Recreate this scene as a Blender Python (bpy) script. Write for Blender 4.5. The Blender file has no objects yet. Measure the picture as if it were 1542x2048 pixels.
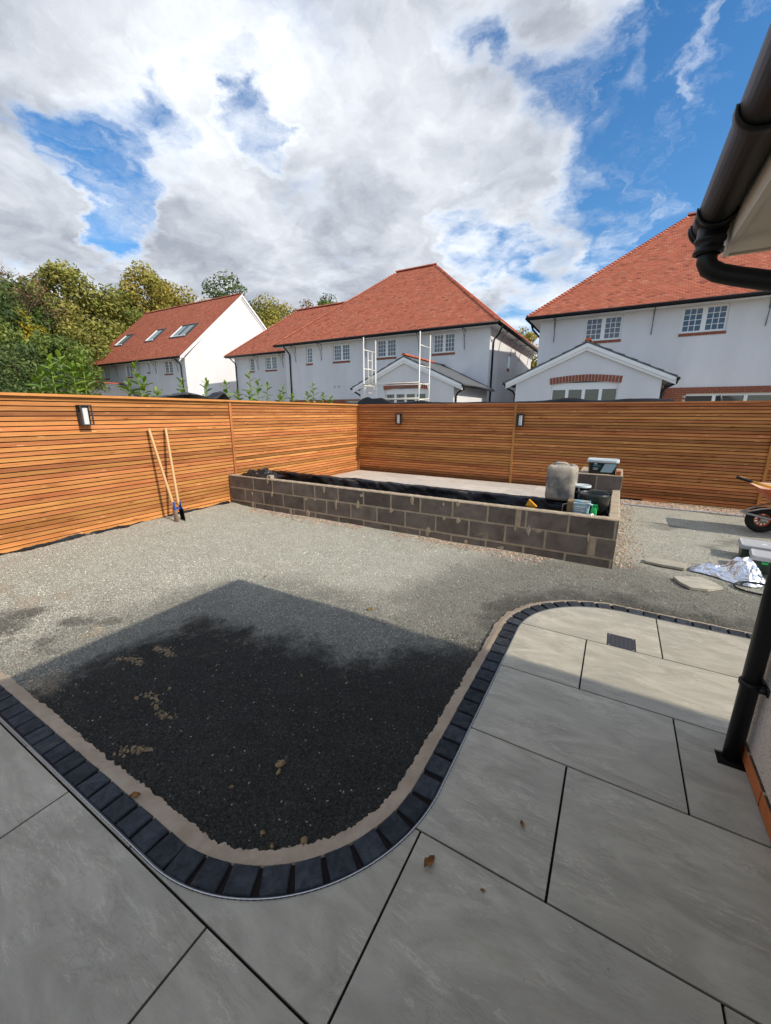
import bpy, math, random
import numpy as np
from mathutils import Vector, Matrix
random.seed(7)
RNG = np.random.default_rng(11)
S = bpy.context.scene
COL = S.collection
R = math.radians

# ------------------------------------------------------------------ camera
cam_d = bpy.data.cameras.new('camera'); cam = bpy.data.objects.new('camera', cam_d); COL.objects.link(cam)
S.camera = cam
cam_d.sensor_fit = 'VERTICAL'; cam_d.sensor_height = 36; cam_d.lens = 789.17 / 2048 * 36
cam_d.clip_start = 0.05; cam_d.clip_end = 3000
_p, _y, _r = 0.246536, 0.524285, 0.002934
_f = Vector((-math.sin(_y) * math.cos(_p), math.cos(_y) * math.cos(_p), -math.sin(_p)))
_rt = Vector((math.cos(_y), math.sin(_y), 0)); _up = _rt.cross(_f)
_rt2 = math.cos(_r) * _rt + math.sin(_r) * _up; _up2 = -math.sin(_r) * _rt + math.cos(_r) * _up
cam.matrix_world = Matrix(((_rt2.x, _up2.x, -_f.x, 0), (_rt2.y, _up2.y, -_f.y, 0), (_rt2.z, _up2.z, -_f.z, 1.575), (0, 0, 0, 1)))

# ------------------------------------------------------------------ world: sky with clouds
SUN = Vector((1.36, -0.02, 1.0)).normalized()      # towards the sun
world = bpy.data.worlds.new('World'); S.world = world; world.use_nodes = True
nt = world.node_tree; nt.nodes.clear()
def N(t, typ, **kw):
    n = t.nodes.new(typ)
    for k, v in kw.items(): setattr(n, k, v)
    return n
def L(t, a, b): t.links.new(a, b)
def mathn(t, op, a, b=None, c=None, clamp=False):
    n = t.nodes.new('ShaderNodeMath'); n.operation = op; n.use_clamp = clamp
    for i, x in enumerate((a, b, c)):
        if x is None: continue
        if isinstance(x, (int, float)): n.inputs[i].default_value = x
        else: t.links.new(x, n.inputs[i])
    return n.outputs[0]
def vmath(t, op, a, b=None, out=0):
    n = t.nodes.new('ShaderNodeVectorMath'); n.operation = op
    for i, x in enumerate((a, b)):
        if x is None: continue
        if isinstance(x, (tuple, list)): n.inputs[i].default_value = x
        elif isinstance(x, (int, float)): n.inputs['Scale'].default_value = x
        else: t.links.new(x, n.inputs[i])
    return n.outputs[out]
def maprange(t, v, a, b, c=0.0, d=1.0, smooth=True):
    n = t.nodes.new('ShaderNodeMapRange'); n.interpolation_type = 'SMOOTHSTEP' if smooth else 'LINEAR'
    t.links.new(v, n.inputs[0])
    for i, x in enumerate((a, b, c, d)): n.inputs[i + 1].default_value = x
    return n.outputs[0]
def noise(t, vec, scale, detail=4, rough=.5, dist=0, lac=2.0, color=False, dim='3D'):
    n = t.nodes.new('ShaderNodeTexNoise'); n.noise_dimensions = dim
    if vec is not None: t.links.new(vec, n.inputs['Vector'])
    n.inputs['Scale'].default_value = scale; n.inputs['Detail'].default_value = detail
    n.inputs['Roughness'].default_value = rough; n.inputs['Distortion'].default_value = dist; n.inputs['Lacunarity'].default_value = lac
    return n.outputs['Color' if color else 'Fac']
def mixc(t, fac, a, b, mode='MIX'):
    n = t.nodes.new('ShaderNodeMix'); n.data_type = 'RGBA'; n.blend_type = mode
    if isinstance(fac, (int, float)): n.inputs[0].default_value = fac
    else: t.links.new(fac, n.inputs[0])
    for i, x in ((6, a), (7, b)):
        if isinstance(x, (tuple, list)): n.inputs[i].default_value = (*x[:3], 1)
        else: t.links.new(x, n.inputs[i])
    return n.outputs[2]
tc = N(nt, 'ShaderNodeTexCoord'); D = tc.outputs['Generated']
sky = N(nt, 'ShaderNodeTexSky'); sky.sky_type = 'NISHITA'; sky.sun_disc = False
sky.sun_elevation = math.asin(SUN.z); sky.sun_rotation = math.atan2(SUN.x, SUN.y)
sky.air_density = 1.0; sky.dust_density = 0.15; sky.ozone_density = 2.5
sep = N(nt, 'ShaderNodeSeparateXYZ'); L(nt, D, sep.inputs[0])
zz = mathn(nt, 'ADD', mathn(nt, 'MAXIMUM', sep.outputs[2], 0.0), 0.22)
comb = N(nt, 'ShaderNodeCombineXYZ')
L(nt, mathn(nt, 'DIVIDE', sep.outputs[0], zz), comb.inputs[0]); L(nt, mathn(nt, 'DIVIDE', sep.outputs[1], zz), comb.inputs[1])
P2 = comb.outputs[0]
warp = vmath(nt, 'SUBTRACT', noise(nt, P2, 2.6, 8, .60, color=True), (.5, .5, .5))
DW = vmath(nt, 'NORMALIZE', vmath(nt, 'ADD', D, vmath(nt, 'SCALE', warp, 0.34)))
PW = vmath(nt, 'ADD', P2, vmath(nt, 'SCALE', warp, 0.35))
CW, CG = (7.8, 8.1, 8.5), (2.95, 3.25, 3.8)
BL = [(-0.127,0.890,0.437,0.9932,0.45),(-0.056,0.931,0.360,0.9974,0.45),(-0.634,0.725,0.267,0.9726,0.45),(-0.810,0.530,0.252,0.9819,0.40),(-0.889,0.370,0.269,0.9911,0.45),(-0.788,0.355,0.503,0.9814,0.35),(-0.255,0.886,0.386,0.9943,0.30),(-0.777,0.375,0.505,0.9587,0.55),(-0.602,0.544,0.584,0.9734,0.50),(-0.407,0.714,0.570,0.9752,0.50),(-0.198,0.792,0.577,0.9937,0.30),(-0.516,0.749,0.416,0.9540,0.50),(-0.723,0.591,0.359,0.9880,0.45),(-0.244,0.861,0.446,0.9817,0.42),(-0.104,0.929,0.354,0.9931,0.35),(-0.454,0.845,0.281,0.9621,0.30),(-0.893,0.358,0.273,0.9878,0.40),(-0.862,0.325,0.390,0.9888,0.30),(-0.568,0.667,0.481,0.9973,0.30),(-0.732,0.510,0.451,0.9965,-0.55),(-0.801,0.462,0.381,0.9983,-0.60),(-0.814,0.475,0.336,0.9990,-0.40),(-0.598,0.590,0.542,0.9993,-0.22),(0.074,0.918,0.390,0.9876,-0.75),(-0.109,0.855,0.506,0.9971,-0.40),(0.088,0.852,0.516,0.9937,-0.60),(-0.295,0.902,0.315,0.9982,-0.50),(-0.261,0.776,0.574,0.9994,-0.35),(-0.214,0.801,0.559,0.9996,-0.30),(-0.609,0.628,0.485,0.9995,-0.40),(0.004,0.947,0.322,0.9975,-0.40),(-0.199,0.942,0.269,0.9984,-0.20)]
pos = neg = None
for x, y, z, c, w in BL:
    a = math.acos(c) * (1.35 if w > 0 else 1.75)
    v = maprange(nt, vmath(nt, 'DOT_PRODUCT', DW, (x, y, z), out=1), math.cos(a), math.cos(a * .15), 0, w)
    if w > 0: pos = v if pos is None else mathn(nt, 'ADD', pos, v)
    else: neg = v if neg is None else mathn(nt, 'ADD', neg, v)
acc = mathn(nt, 'ADD', mathn(nt, 'MINIMUM', pos, .42), mathn(nt, 'MAXIMUM', mathn(nt, 'MULTIPLY', neg, .95), -.62))
n1 = noise(nt, PW, 1.9, 10, .60)
nb = noise(nt, vmath(nt, 'ADD', PW, (7.3, 2.1, 0)), 4.6, 8, .62)
dens = mathn(nt, 'ADD', mathn(nt, 'ADD', mathn(nt, 'MULTIPLY', mathn(nt, 'SUBTRACT', n1, .5), 1.9), mathn(nt, 'MULTIPLY', mathn(nt, 'SUBTRACT', nb, .5), .8)), mathn(nt, 'ADD', acc, .13))
cover = maprange(nt, dens, -.16, .46)
# thin high wisps
wv = vmath(nt, 'MULTIPLY', vmath(nt, 'ADD', P2, vmath(nt, 'SCALE', warp, .7)), (6.0, 2.4, 1))
wisp = mathn(nt, 'MULTIPLY', maprange(nt, noise(nt, wv, 1.0, 8, .62), .48, .78), .75)
cover = mathn(nt, 'MAXIMUM', cover, wisp)
# cloud body: sunlit rims, greyer where thick, soft relief, brighter towards the sun
n2 = noise(nt, vmath(nt, 'ADD', PW, (0.16, -0.02, 0)), 1.9, 6, .55)
n1s = noise(nt, PW, 1.9, 6, .55)
relief = mathn(nt, 'SUBTRACT', n1s, n2)
soft = noise(nt, vmath(nt, 'ADD', PW, (3.1, 9.2, 0)), 1.5, 6, .58)
thick = mathn(nt, 'ADD', maprange(nt, dens, .10, .60, .06, .70), mathn(nt, 'ADD', mathn(nt, 'MULTIPLY', relief, -2.2), mathn(nt, 'MULTIPLY', mathn(nt, 'SUBTRACT', soft, .5), 2.2)), clamp=True)
ccol = mixc(nt, thick, CW, CG)
toward = maprange(nt, vmath(nt, 'DOT_PRODUCT', D, tuple(SUN), out=1), .35, 1.0, 1.0, 1.7)
ccol = vmath(nt, 'SCALE', ccol, 1.0); nt.links.new(toward, ccol.node.inputs['Scale'])
hs = N(nt, 'ShaderNodeHueSaturation'); L(nt, sky.outputs[0], hs.inputs['Color']); hs.inputs['Saturation'].default_value = 1.28; hs.inputs['Value'].default_value = 1.25
mixed = mixc(nt, cover, hs.outputs[0], ccol)
bg = N(nt, 'ShaderNodeBackground'); L(nt, mixed, bg.inputs[0]); bg.inputs[1].default_value = 0.118
wo = N(nt, 'ShaderNodeOutputWorld'); L(nt, bg.outputs[0], wo.inputs[0])

sl = bpy.data.lights.new('sun', 'SUN'); sl.energy = 3.65; sl.angle = R(0.53); sl.color = (1.0, .915, .79)
so = bpy.data.objects.new('sun', sl); COL.objects.link(so); so.location = (20, -2, 18)
so.rotation_euler = (-SUN).to_track_quat('-Z', 'Y').to_euler()
S.view_settings.view_transform = 'Standard'; S.view_settings.look = 'None'
S.view_settings.exposure = 0.25; S.view_settings.gamma = 1.0

# ------------------------------------------------------------------ helpers
class MB:
    def __init__(s): s.v = []; s.f = []; s.m = []
    def add(s, vs, fs, mi=0):
        o = len(s.v); s.v += [tuple(v) for v in vs]; s.f += [tuple(i + o for i in f) for f in fs]; s.m += [mi] * len(fs)
    def box(s, x0, x1, y0, y1, z0, z1, mi=0):
        s.add([(x0,y0,z0),(x1,y0,z0),(x1,y1,z0),(x0,y1,z0),(x0,y0,z1),(x1,y0,z1),(x1,y1,z1),(x0,y1,z1)],
              [(0,3,2,1),(4,5,6,7),(0,1,5,4),(1,2,6,5),(2,3,7,6),(3,0,4,7)], mi)
    def cbox(s, x0, x1, y0, y1, z0, z1, b, mi=0):      # box with chamfered top edges
        s.add([(x0,y0,z0),(x1,y0,z0),(x1,y1,z0),(x0,y1,z0),(x0,y0,z1-b),(x1,y0,z1-b),(x1,y1,z1-b),(x0,y1,z1-b),
               (x0+b,y0+b,z1),(x1-b,y0+b,z1),(x1-b,y1-b,z1),(x0+b,y1-b,z1)],
              [(0,3,2,1),(0,1,5,4),(1,2,6,5),(2,3,7,6),(3,0,4,7),(4,5,9,8),(5,6,10,9),(6,7,11,10),(7,4,8,11),(8,9,10,11)], mi)
    def bar(s, a, b, w, h=None, up=(0,0,1), mi=0):      # square bar between two points
        a = Vector(a); b = Vector(b); h = h or w; d = (b - a).normalized(); u = Vector(up)
        if abs(d.dot(u)) > .98: u = Vector((1, 0, 0))
        r = d.cross(u).normalized(); u = r.cross(d)
        vs = [p + r * (i * w / 2) + u * (j * h / 2) for p in (a, b) for i, j in ((-1,-1),(1,-1),(1,1),(-1,1))]
        s.add(vs, [(0,3,2,1),(4,5,6,7),(0,1,5,4),(1,2,6,5),(2,3,7,6),(3,0,4,7)], mi)
    def tube(s, pts, r, n=8, cap=True, mi=0):
        pts = [Vector(p) for p in pts]; k = len(pts); rs = r if isinstance(r, (list, tuple)) else [r] * k
        rings = []; u = None
        for i, p in enumerate(pts):
            d = (pts[min(i+1,k-1)] - pts[max(i-1,0)]).normalized()
            if u is None: u = Vector((0,0,1)) if abs(d.z) < .9 else Vector((1,0,0))
            u = (u - d * u.dot(d)).normalized(); w = d.cross(u)
            rings.append([p + (u * math.cos(t) + w * math.sin(t)) * rs[i] for t in [2*math.pi*j/n for j in range(n)]])
        fs = [(i*n+j, i*n+(j+1)%n, (i+1)*n+(j+1)%n, (i+1)*n+j) for i in range(k-1) for j in range(n)]
        if cap: fs += [tuple(reversed(range(n))), tuple(range((k-1)*n, k*n))]
        s.add([v for q in rings for v in q], fs, mi)
    def lathe(s, prof, c, n=24, sx=1, sy=1, mi=0):       # prof: (r, z) list, about a vertical axis
        k = len(prof); cx, cy, cz = c
        vs = [(cx + r*sx*math.cos(2*math.pi*j/n), cy + r*sy*math.sin(2*math.pi*j/n), cz + z) for r, z in prof for j in range(n)]
        s.add(vs, [(i*n+j, i*n+(j+1)%n, (i+1)*n+(j+1)%n, (i+1)*n+j) for i in range(k-1) for j in range(n)], mi)
    def prism(s, poly, z0, z1, mi=0):
        n = len(poly)
        s.add([(x, y, z0) for x, y in poly] + [(x, y, z1) for x, y in poly],
              [tuple(reversed(range(n))), tuple(range(n, 2*n))] + [(i, (i+1)%n, n+(i+1)%n, n+i) for i in range(n)], mi)
    def xform(s, M): s.v = [tuple(M @ Vector(v)) for v in s.v]; return s
    def build(s, name, mat, parent=None, smooth=False):
        me = bpy.data.meshes.new(name); me.from_pydata(s.v, [], s.f)
        mats = mat if isinstance(mat, (list, tuple)) else [mat]
        for m in mats: me.materials.append(m)
        if len(mats) > 1: me.polygons.foreach_set('material_index', s.m)
        if smooth: me.polygons.foreach_set('use_smooth', [True] * len(me.polygons))
        me.update()
        return link(name, me, parent)
def wmat(o):
    m = o.matrix_basis.copy()
    while o.parent: m = o.parent.matrix_basis @ o.matrix_parent_inverse @ m; o = o.parent
    return m
def link(name, me, parent=None, M=None):
    o = bpy.data.objects.new(name, me); COL.objects.link(o)
    if M is not None: o.matrix_basis = M
    if parent is not None:
        o.parent = parent; o.matrix_parent_inverse = wmat(parent).inverted()
    return o
def thing(name, label, cat, loc=(0,0,0), group=None):
    o = bpy.data.objects.new(name, None); COL.objects.link(o); o.location = loc; o.empty_display_size = .1
    return tag(o, label, cat, group)
def tag(o, label, cat=None, group=None, kind=None):
    o['label'] = label
    if cat: o['category'] = cat
    if group: o['group'] = group
    if kind: o['kind'] = kind
    return o
def struct(o, kind='structure', label=None):
    o['kind'] = kind
    if label: o['label'] = label
    return o
def big(name, v, f, mat, parent=None, col=None, quads=True):     # numpy mesh with per-vertex colour
    me = bpy.data.meshes.new(name); v = np.asarray(v, np.float32); f = np.asarray(f, np.int32); k = f.shape[1]
    me.vertices.add(len(v)); me.vertices.foreach_set('co', v.ravel())
    me.loops.add(f.size); me.loops.foreach_set('vertex_index', f.ravel())
    me.polygons.add(len(f)); me.polygons.foreach_set('loop_start', np.arange(0, f.size, k, dtype=np.int32))
    me.materials.append(mat)
    if col is not None:
        a = me.attributes.new('col', 'FLOAT_COLOR', 'POINT'); c = np.ones((len(v), 4), np.float32); c[:, :3] = col
        a.data.foreach_set('color', c.ravel())
    me.update(calc_edges=True); me.validate()
    return link(name, me, parent)
def hashn(ix, iy, s):
    h = np.sin(ix * 127.1 + iy * 311.7 + s * 74.7) * 43758.5453
    return h - np.floor(h)
def vnoise(x, y, s=0):
    ix, iy = np.floor(x), np.floor(y); fx, fy = x - ix, y - iy; fx = fx*fx*(3-2*fx); fy = fy*fy*(3-2*fy)
    a, b, c, d = hashn(ix, iy, s), hashn(ix+1, iy, s), hashn(ix, iy+1, s), hashn(ix+1, iy+1, s)
    return a*(1-fx)*(1-fy) + b*fx*(1-fy) + c*(1-fx)*fy + d*fx*fy
def fbm(x, y, s=0, o=4):
    t = 0; a = .5; tot = 0
    for i in range(o): t = t + a * vnoise(x * 2**i, y * 2**i, s + i * 13); tot += a; a *= .55
    return t / tot

# ------------------------------------------------------------------ materials
def newmat(name, rough=.8, spec=.3, metal=0):
    m = bpy.data.materials.new(name); m.use_nodes = True; t = m.node_tree; t.nodes.clear()
    b = N(t, 'ShaderNodeBsdfPrincipled'); o = N(t, 'ShaderNodeOutputMaterial'); L(t, b.outputs[0], o.inputs[0])
    b.inputs['Roughness'].default_value = rough; b.inputs['Specular IOR Level'].default_value = spec; b.inputs['Metallic'].default_value = metal
    return m, t, b
def objco(t, offs=True):
    c = N(t, 'ShaderNodeTexCoord').outputs['Object']
    if not offs: return c, None
    r = N(t, 'ShaderNodeObjectInfo').outputs['Random']
    return vmath(t, 'ADD', c, vmath(t, 'SCALE', (1.0, 1.0, 1.0), None)) if False else (voff(t, c, r), r)
def voff(t, c, r):
    k = N(t, 'ShaderNodeCombineXYZ'); v = mathn(t, 'MULTIPLY', r, 37.0)
    for i in range(3): L(t, v, k.inputs[i])
    return vmath(t, 'ADD', c, k.outputs[0])
def bump(t, b, h, dist, strength=1.0):
    n = N(t, 'ShaderNodeBump'); n.inputs['Distance'].default_value = dist; n.inputs['Strength'].default_value = strength
    L(t, h, n.inputs['Height']); L(t, n.outputs[0], b.inputs['Normal'])
def setc(t, b, c):
    if isinstance(c, (tuple, list)): b.inputs['Base Color'].default_value = (*c, 1)
    else: L(t, c, b.inputs['Base Color'])
def plain(name, c, rough=.6, spec=.3, metal=0, var=.15, nscale=6, bmp=0, bscale=80):
    m, t, b = newmat(name, rough, spec, metal); co, r = objco(t)
    f = noise(t, co, nscale, 5, .6)
    lo = tuple(x * (1 - var) for x in c); hi = tuple(min(1, x * (1 + var)) for x in c)
    setc(t, b, mixc(t, f, lo, hi))
    if bmp: bump(t, b, noise(t, co, bscale, 4, .6), bmp)
    return m

def m_wood(name, c1, c2, c3):
    m, t, b = newmat(name, .62, .25); co, r = objco(t)
    g = vmath(t, 'MULTIPLY', co, (2.2, 60, 60)); grain = noise(t, g, 1.0, 6, .62, .4)
    blot = noise(t, vmath(t, 'MULTIPLY', co, (1.1, 5, 5)), 1.0, 4, .6)
    c = mixc(t, maprange(t, grain, .3, .72), c1, c2)
    c = mixc(t, maprange(t, blot, .42, .75), c, c3)
    # knots
    vo = N(t, 'ShaderNodeTexVoronoi'); L(t, vmath(t, 'MULTIPLY', co, (2.6, 14, 14)), vo.inputs['Vector']); vo.inputs['Scale'].default_value = 1
    kn = maprange(t, vo.outputs['Distance'], .05, .16, 1, 0)
    c = mixc(t, mathn(t, 'MULTIPLY', kn, .75), c, (c3[0]*.45, c3[1]*.4, c3[2]*.4))
    vo2 = N(t, 'ShaderNodeTexVoronoi'); L(t, vmath(t, 'MULTIPLY', vmath(t, 'ADD', co, (3.3, 1.7, 9.1)), (3.1, 16, 16)), vo2.inputs['Vector']); vo2.inputs['Scale'].default_value = 1
    k2 = maprange(t, mathn(t, 'ADD', vo2.outputs['Distance'], mathn(t, 'MULTIPLY', blot, .15)), .13, .22, .6, 0)
    c = mixc(t, k2, c, (min(1, c2[0]*1.5), min(1, c2[1]*1.75), min(1, c2[2]*2.4)))
    v = maprange(t, mathn(t, 'FRACT', mathn(t, 'MULTIPLY', r, 7.31)), 0, 1, .84, 1.30, smooth=False)
    dk = maprange(t, mathn(t, 'FRACT', mathn(t, 'MULTIPLY', r, 91.7)), .88, .92, 1, .62)
    c = mixc(t, 1.0, c, mixc(t, 0.0, (0,0,0), (0,0,0)), 'ADD')
    h = N(t, 'ShaderNodeHueSaturation'); L(t, c, h.inputs['Color']); L(t, mathn(t, 'MULTIPLY', v, dk), h.inputs['Value'])
    L(t, maprange(t, mathn(t, 'FRACT', mathn(t, 'MULTIPLY', r, 23.9)), 0, 1, .488, .507, smooth=False), h.inputs['Hue'])
    setc(t, b, h.outputs[0]); bump(t, b, grain, .0012)
    return m
M_FENCE = m_wood('cedar_slat', (.40,.152,.041), (.56,.245,.080), (.31,.108,.030))
M_POST = m_wood('fence_post_timber', (.40,.16,.045), (.50,.22,.07), (.33,.12,.034))
M_HANDLE = plain('ash_handle', (.58,.36,.17), .5, .3, var=.12, nscale=12)
M_PALEWOOD = plain('sawn_timber', (.50,.33,.18), .75, .2)
M_BLACKMEM = plain('black_membrane', (.009,.009,.0095), .40, .35, var=.3, nscale=3, bmp=.01, bscale=9)
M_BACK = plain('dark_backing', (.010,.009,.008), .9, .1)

def m_block():
    m, t, b = newmat('concrete_block', .93, .15); co, r = objco(t)
    w = N(t, 'ShaderNodeTexCoord').outputs['Object']
    n = noise(t, co, 5, 6, .62); fine = noise(t, co, 150, 3, .7)
    c = mixc(t, maprange(t, n, .3, .7), (.120,.096,.078), (.195,.160,.132))
    c = mixc(t, mathn(t, 'MULTIPLY', maprange(t, fine, .58, .8), .6), c, (.20,.17,.14))
    sm = maprange(t, noise(t, co, 3.1, 6, .68, .6), .645, .70)
    c = mixc(t, mathn(t, 'MULTIPLY', sm, .8), c, (.30,.235,.16))
    br = maprange(t, r, 0, 1, .8, 1.2, smooth=False)
    h = N(t, 'ShaderNodeHueSaturation'); L(t, c, h.inputs['Color']); L(t, br, h.inputs['Value']); setc(t, b, h.outputs[0])
    bump(t, b, mathn(t, 'ADD', fine, n), .006)
    return m
M_BLOCK = m_block()
def m_mortar(name, a, b2, sc=12, bd=.006):
    m, t, b = newmat(name, .93, .15); co, r = objco(t)
    n = noise(t, co, sc, 7, .65); f = noise(t, co, 130, 3, .7)
    c = mixc(t, maprange(t, n, .3, .72), a, b2); c = mixc(t, mathn(t, 'MULTIPLY', maprange(t, f, .6, .8), .35), c, tuple(x*.45 for x in a))
    setc(t, b, c); bump(t, b, mathn(t, 'ADD', n, mathn(t, 'MULTIPLY', f, .4)), bd)
    return m
M_MORTAR = m_mortar('tan_mortar', (.34,.265,.18), (.45,.365,.26))
M_HAUNCH = m_mortar('haunch_mortar', (.30,.235,.165), (.39,.315,.235), 9, .004)

def m_slab(name, c1, c2, c3):
    m, t, b = newmat(name, .60, .22); co, r = objco(t)
    rot = N(t, 'ShaderNodeMapping'); L(t, co, rot.inputs['Vector']); rot.inputs['Rotation'].default_value = (0, 0, R(7)); rot.inputs['Scale'].default_value = (2.0, 5.2, 1)
    lay = noise(t, rot.outputs[0], 1.0, 9, .62, 1.6)
    rot2 = N(t, 'ShaderNodeMapping'); L(t, co, rot2.inputs['Vector']); rot2.inputs['Rotation'].default_value = (0, 0, R(-4)); rot2.inputs['Scale'].default_value = (4.6, 19, 1)
    fine = noise(t, rot2.outputs[0], 1.0, 9, .66, .35)
    clo = noise(t, co, 1.6, 5, .6)
    c = mixc(t, maprange(t, lay, .30, .70), c1, c2)
    c = mixc(t, mathn(t, 'MULTIPLY', maprange(t, clo, .42, .72), .55), c, c3)
    ln = maprange(t, mathn(t, 'ABSOLUTE', mathn(t, 'SUBTRACT', fine, .565)), .004, .022, 1, 0); gate = maprange(t, noise(t, co, 3.4, 3, .5), .46, .58)
    c = mixc(t, mathn(t, 'MULTIPLY', mathn(t, 'MULTIPLY', ln, gate), .34), c, tuple(min(1, x*1.45) for x in c2))
    dl = maprange(t, mathn(t, 'ABSOLUTE', mathn(t, 'SUBTRACT', fine, .45)), .004, .02, 1, 0); c = mixc(t, mathn(t, 'MULTIPLY', mathn(t, 'MULTIPLY', dl, gate), .28), c, tuple(x*.55 for x in c1))
    sp = N(t, 'ShaderNodeTexVoronoi'); L(t, co, sp.inputs['Vector']); sp.inputs['Scale'].default_value = 7
    c = mixc(t, maprange(t, sp.outputs['Distance'], .012, .03, .5, 0), c, (.10,.085,.07))
    h = N(t, 'ShaderNodeHueSaturation'); L(t, c, h.inputs['Color']); L(t, maprange(t, r, 0, 1, .90, 1.08, smooth=False), h.inputs['Value']); setc(t, b, h.outputs[0])
    L(t, maprange(t, lay, .2, .8, .52, .70), b.inputs['Roughness'])
    bump(t, b, mathn(t, 'ADD', mathn(t, 'MULTIPLY', fine, 1.0), mathn(t, 'MULTIPLY', lay, .5)), .014)
    return m
M_SLAB = m_slab('porcelain_slab', (.332,.303,.238), (.462,.422,.335), (.322,.300,.246))
M_SLAB2 = m_slab('pale_slab', (.50,.45,.38), (.60,.55,.48), (.50,.46,.41))
M_JOINT = plain('dark_joint', (.016,.012,.012), .9, .1)
def m_sett():
    m, t, b = newmat('slate_sett', .78, .18); co, r = objco(t)
    n = noise(t, co, 22, 6, .6, .5); f = noise(t, vmath(t, 'MULTIPLY', co, (40, 90, 40)), 1, 4, .6)
    c = mixc(t, maprange(t, n, .3, .75), (.020,.024,.029), (.046,.053,.061))
    c = mixc(t, mathn(t, 'MULTIPLY', maprange(t, noise(t, co, 9, 4, .6), .60, .75), .35), c, (.13,.11,.085))
    h = N(t, 'ShaderNodeHueSaturation'); L(t, c, h.inputs['Color']); L(t, maprange(t, r, 0, 1, .75, 1.35, smooth=False), h.inputs['Value']); setc(t, b, h.outputs[0])
    bump(t, b, mathn(t, 'ADD', n, mathn(t, 'MULTIPLY', f, .3)), .012)
    return m
M_SETT = m_sett()
M_SETTB = plain('dusty_sett', (.075,.048,.036), .8, .2, var=.4, nscale=25, bmp=.006)
M_ALU = plain('aluminium_trim', (.44,.45,.47), .38, .5, 1.0, var=.08)
def m_vcol(name, rough=.9, spec=.2, nsc=300, var=.35, bd=0):
    m, t, b = newmat(name, rough, spec); a = N(t, 'ShaderNodeAttribute', attribute_name='col')
    co = N(t, 'ShaderNodeTexCoord').outputs['Object']; n = noise(t, co, nsc, 3, .7)
    h = N(t, 'ShaderNodeHueSaturation'); L(t, a.outputs['Color'], h.inputs['Color']); L(t, maprange(t, n, .25, .75, 1-var, 1+var, smooth=False), h.inputs['Value']); setc(t, b, h.outputs[0])
    if bd: bump(t, b, n, bd)
    return m
M_GRAVBED = m_vcol('gravel_bed', .95, .1, 110, .7, .015)
M_STONE = m_vcol('gravel_stone', .85, .25, 400, .15)
M_TILE = m_vcol('clay_tile', .80, .2, 2.2, .16)
M_EARTH = plain('earth', (.25,.22,.175), .95, .1, var=.3, nscale=.8)
def m_render():
    m, t, b = newmat('white_render', .90, .15); co, r = objco(t)
    f = noise(t, co, 55, 4, .7); st = noise(t, vmath(t, 'MULTIPLY', co, (1.2, 1.2, .35)), 1, 5, .6)
    setc(t, b, mixc(t, maprange(t, st, .3, .75), (.63,.62,.62), (.70,.69,.69))); bump(t, b, f, .012, .8)
    return m
M_RENDER = m_render()
def m_pebbledash():
    m, t, b = newmat('cream_roughcast', .95, .1); co, r = objco(t)
    v = N(t, 'ShaderNodeTexVoronoi'); L(t, co, v.inputs['Vector']); v.inputs['Scale'].default_value = 130
    n = noise(t, co, 4, 5, .6)
    c = mixc(t, maprange(t, n, .3, .7), (.60,.53,.44), (.70,.63,.54))
    c = mixc(t, maprange(t, v.outputs['Distance'], .35, .75, 0, .5), c, (.36,.30,.24)); setc(t, b, c)
    bump(t, b, mathn(t, 'SUBTRACT', 1.0, v.outputs['Distance']), .006)
    return m
M_DASH = m_pebbledash()
M_UPVC = plain('white_upvc', (.78,.78,.77), .35, .4, var=.03)
M_CREAM = plain('cream_soffit', (.66,.62,.53), .5, .3, var=.05)
M_BLACKP = plain('black_pvc', (.010,.010,.0105), .42, .28, var=.25, nscale=9)
M_IRON = plain('grey_iron', (.08,.08,.085), .5, .4)
M_BRICKR = plain('red_brick', (.26,.085,.05), .85, .2, var=.45, nscale=14, bmp=.004)
M_BRICKO = plain('orange_brick', (.40,.125,.04), .8, .2, var=.35, nscale=14, bmp=.004)
M_SLATE = plain('grey_slate', (.125,.13,.135), .65, .3, var=.3, nscale=5, bmp=.01, bscale=30)
M_LEAD = plain('lead_flashing', (.045,.045,.05), .55, .4)
M_GREYP = plain('grey_plastic', (.40,.40,.40), .5, .35, var=.06)
M_LIDP = plain('pale_lid_plastic', (.50,.56,.56), .4, .4, var=.06)
M_BLK = plain('dark_tub_plastic', (.018,.022,.02), .32, .5, var=.2)
M_GRNBLK = plain('dark_green_plastic', (.014,.035,.022), .45, .4, var=.2)
M_TEAL = plain('teal_label', (.05,.22,.26), .5, .3, var=.15, nscale=20)
M_PBLUE = plain('pale_blue_label', (.33,.47,.52), .55, .3, var=.2, nscale=30)
M_WHITE = plain('white_print', (.75,.77,.77), .5, .3, var=.05)
M_GREEN = plain('green_plastic', (.02,.42,.10), .4, .4, var=.1)
M_YELLOW = plain('yellow_plastic', (.75,.33,.015), .45, .4, var=.12)
M_DRUM = m_mortar('dusty_drum', (.15,.15,.15), (.58,.50,.38), 6, .003)
M_ORANGE = plain('orange_tray', (.60,.13,.055), .55, .35, var=.3, nscale=7)
M_ORTOP = plain('dusty_tray', (.60,.40,.27), .8, .2, var=.25, nscale=9)
M_RUBBER = plain('tyre_rubber', (.022,.021,.020), .85, .2, var=.3, nscale=18)
M_STEEL = plain('galvanised_steel', (.45,.43,.39), .45, .5, .6, var=.2, nscale=12)
M_BLUE = plain('blue_paint', (.025,.075,.30), .45, .4, var=.25, nscale=25)
M_RUSTY = plain('muddy_steel', (.27,.20,.14), .85, .3, .2, var=.35, nscale=25)
M_BRONZE = plain('bronze_lantern', (.045,.035,.032), .45, .4)
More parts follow.
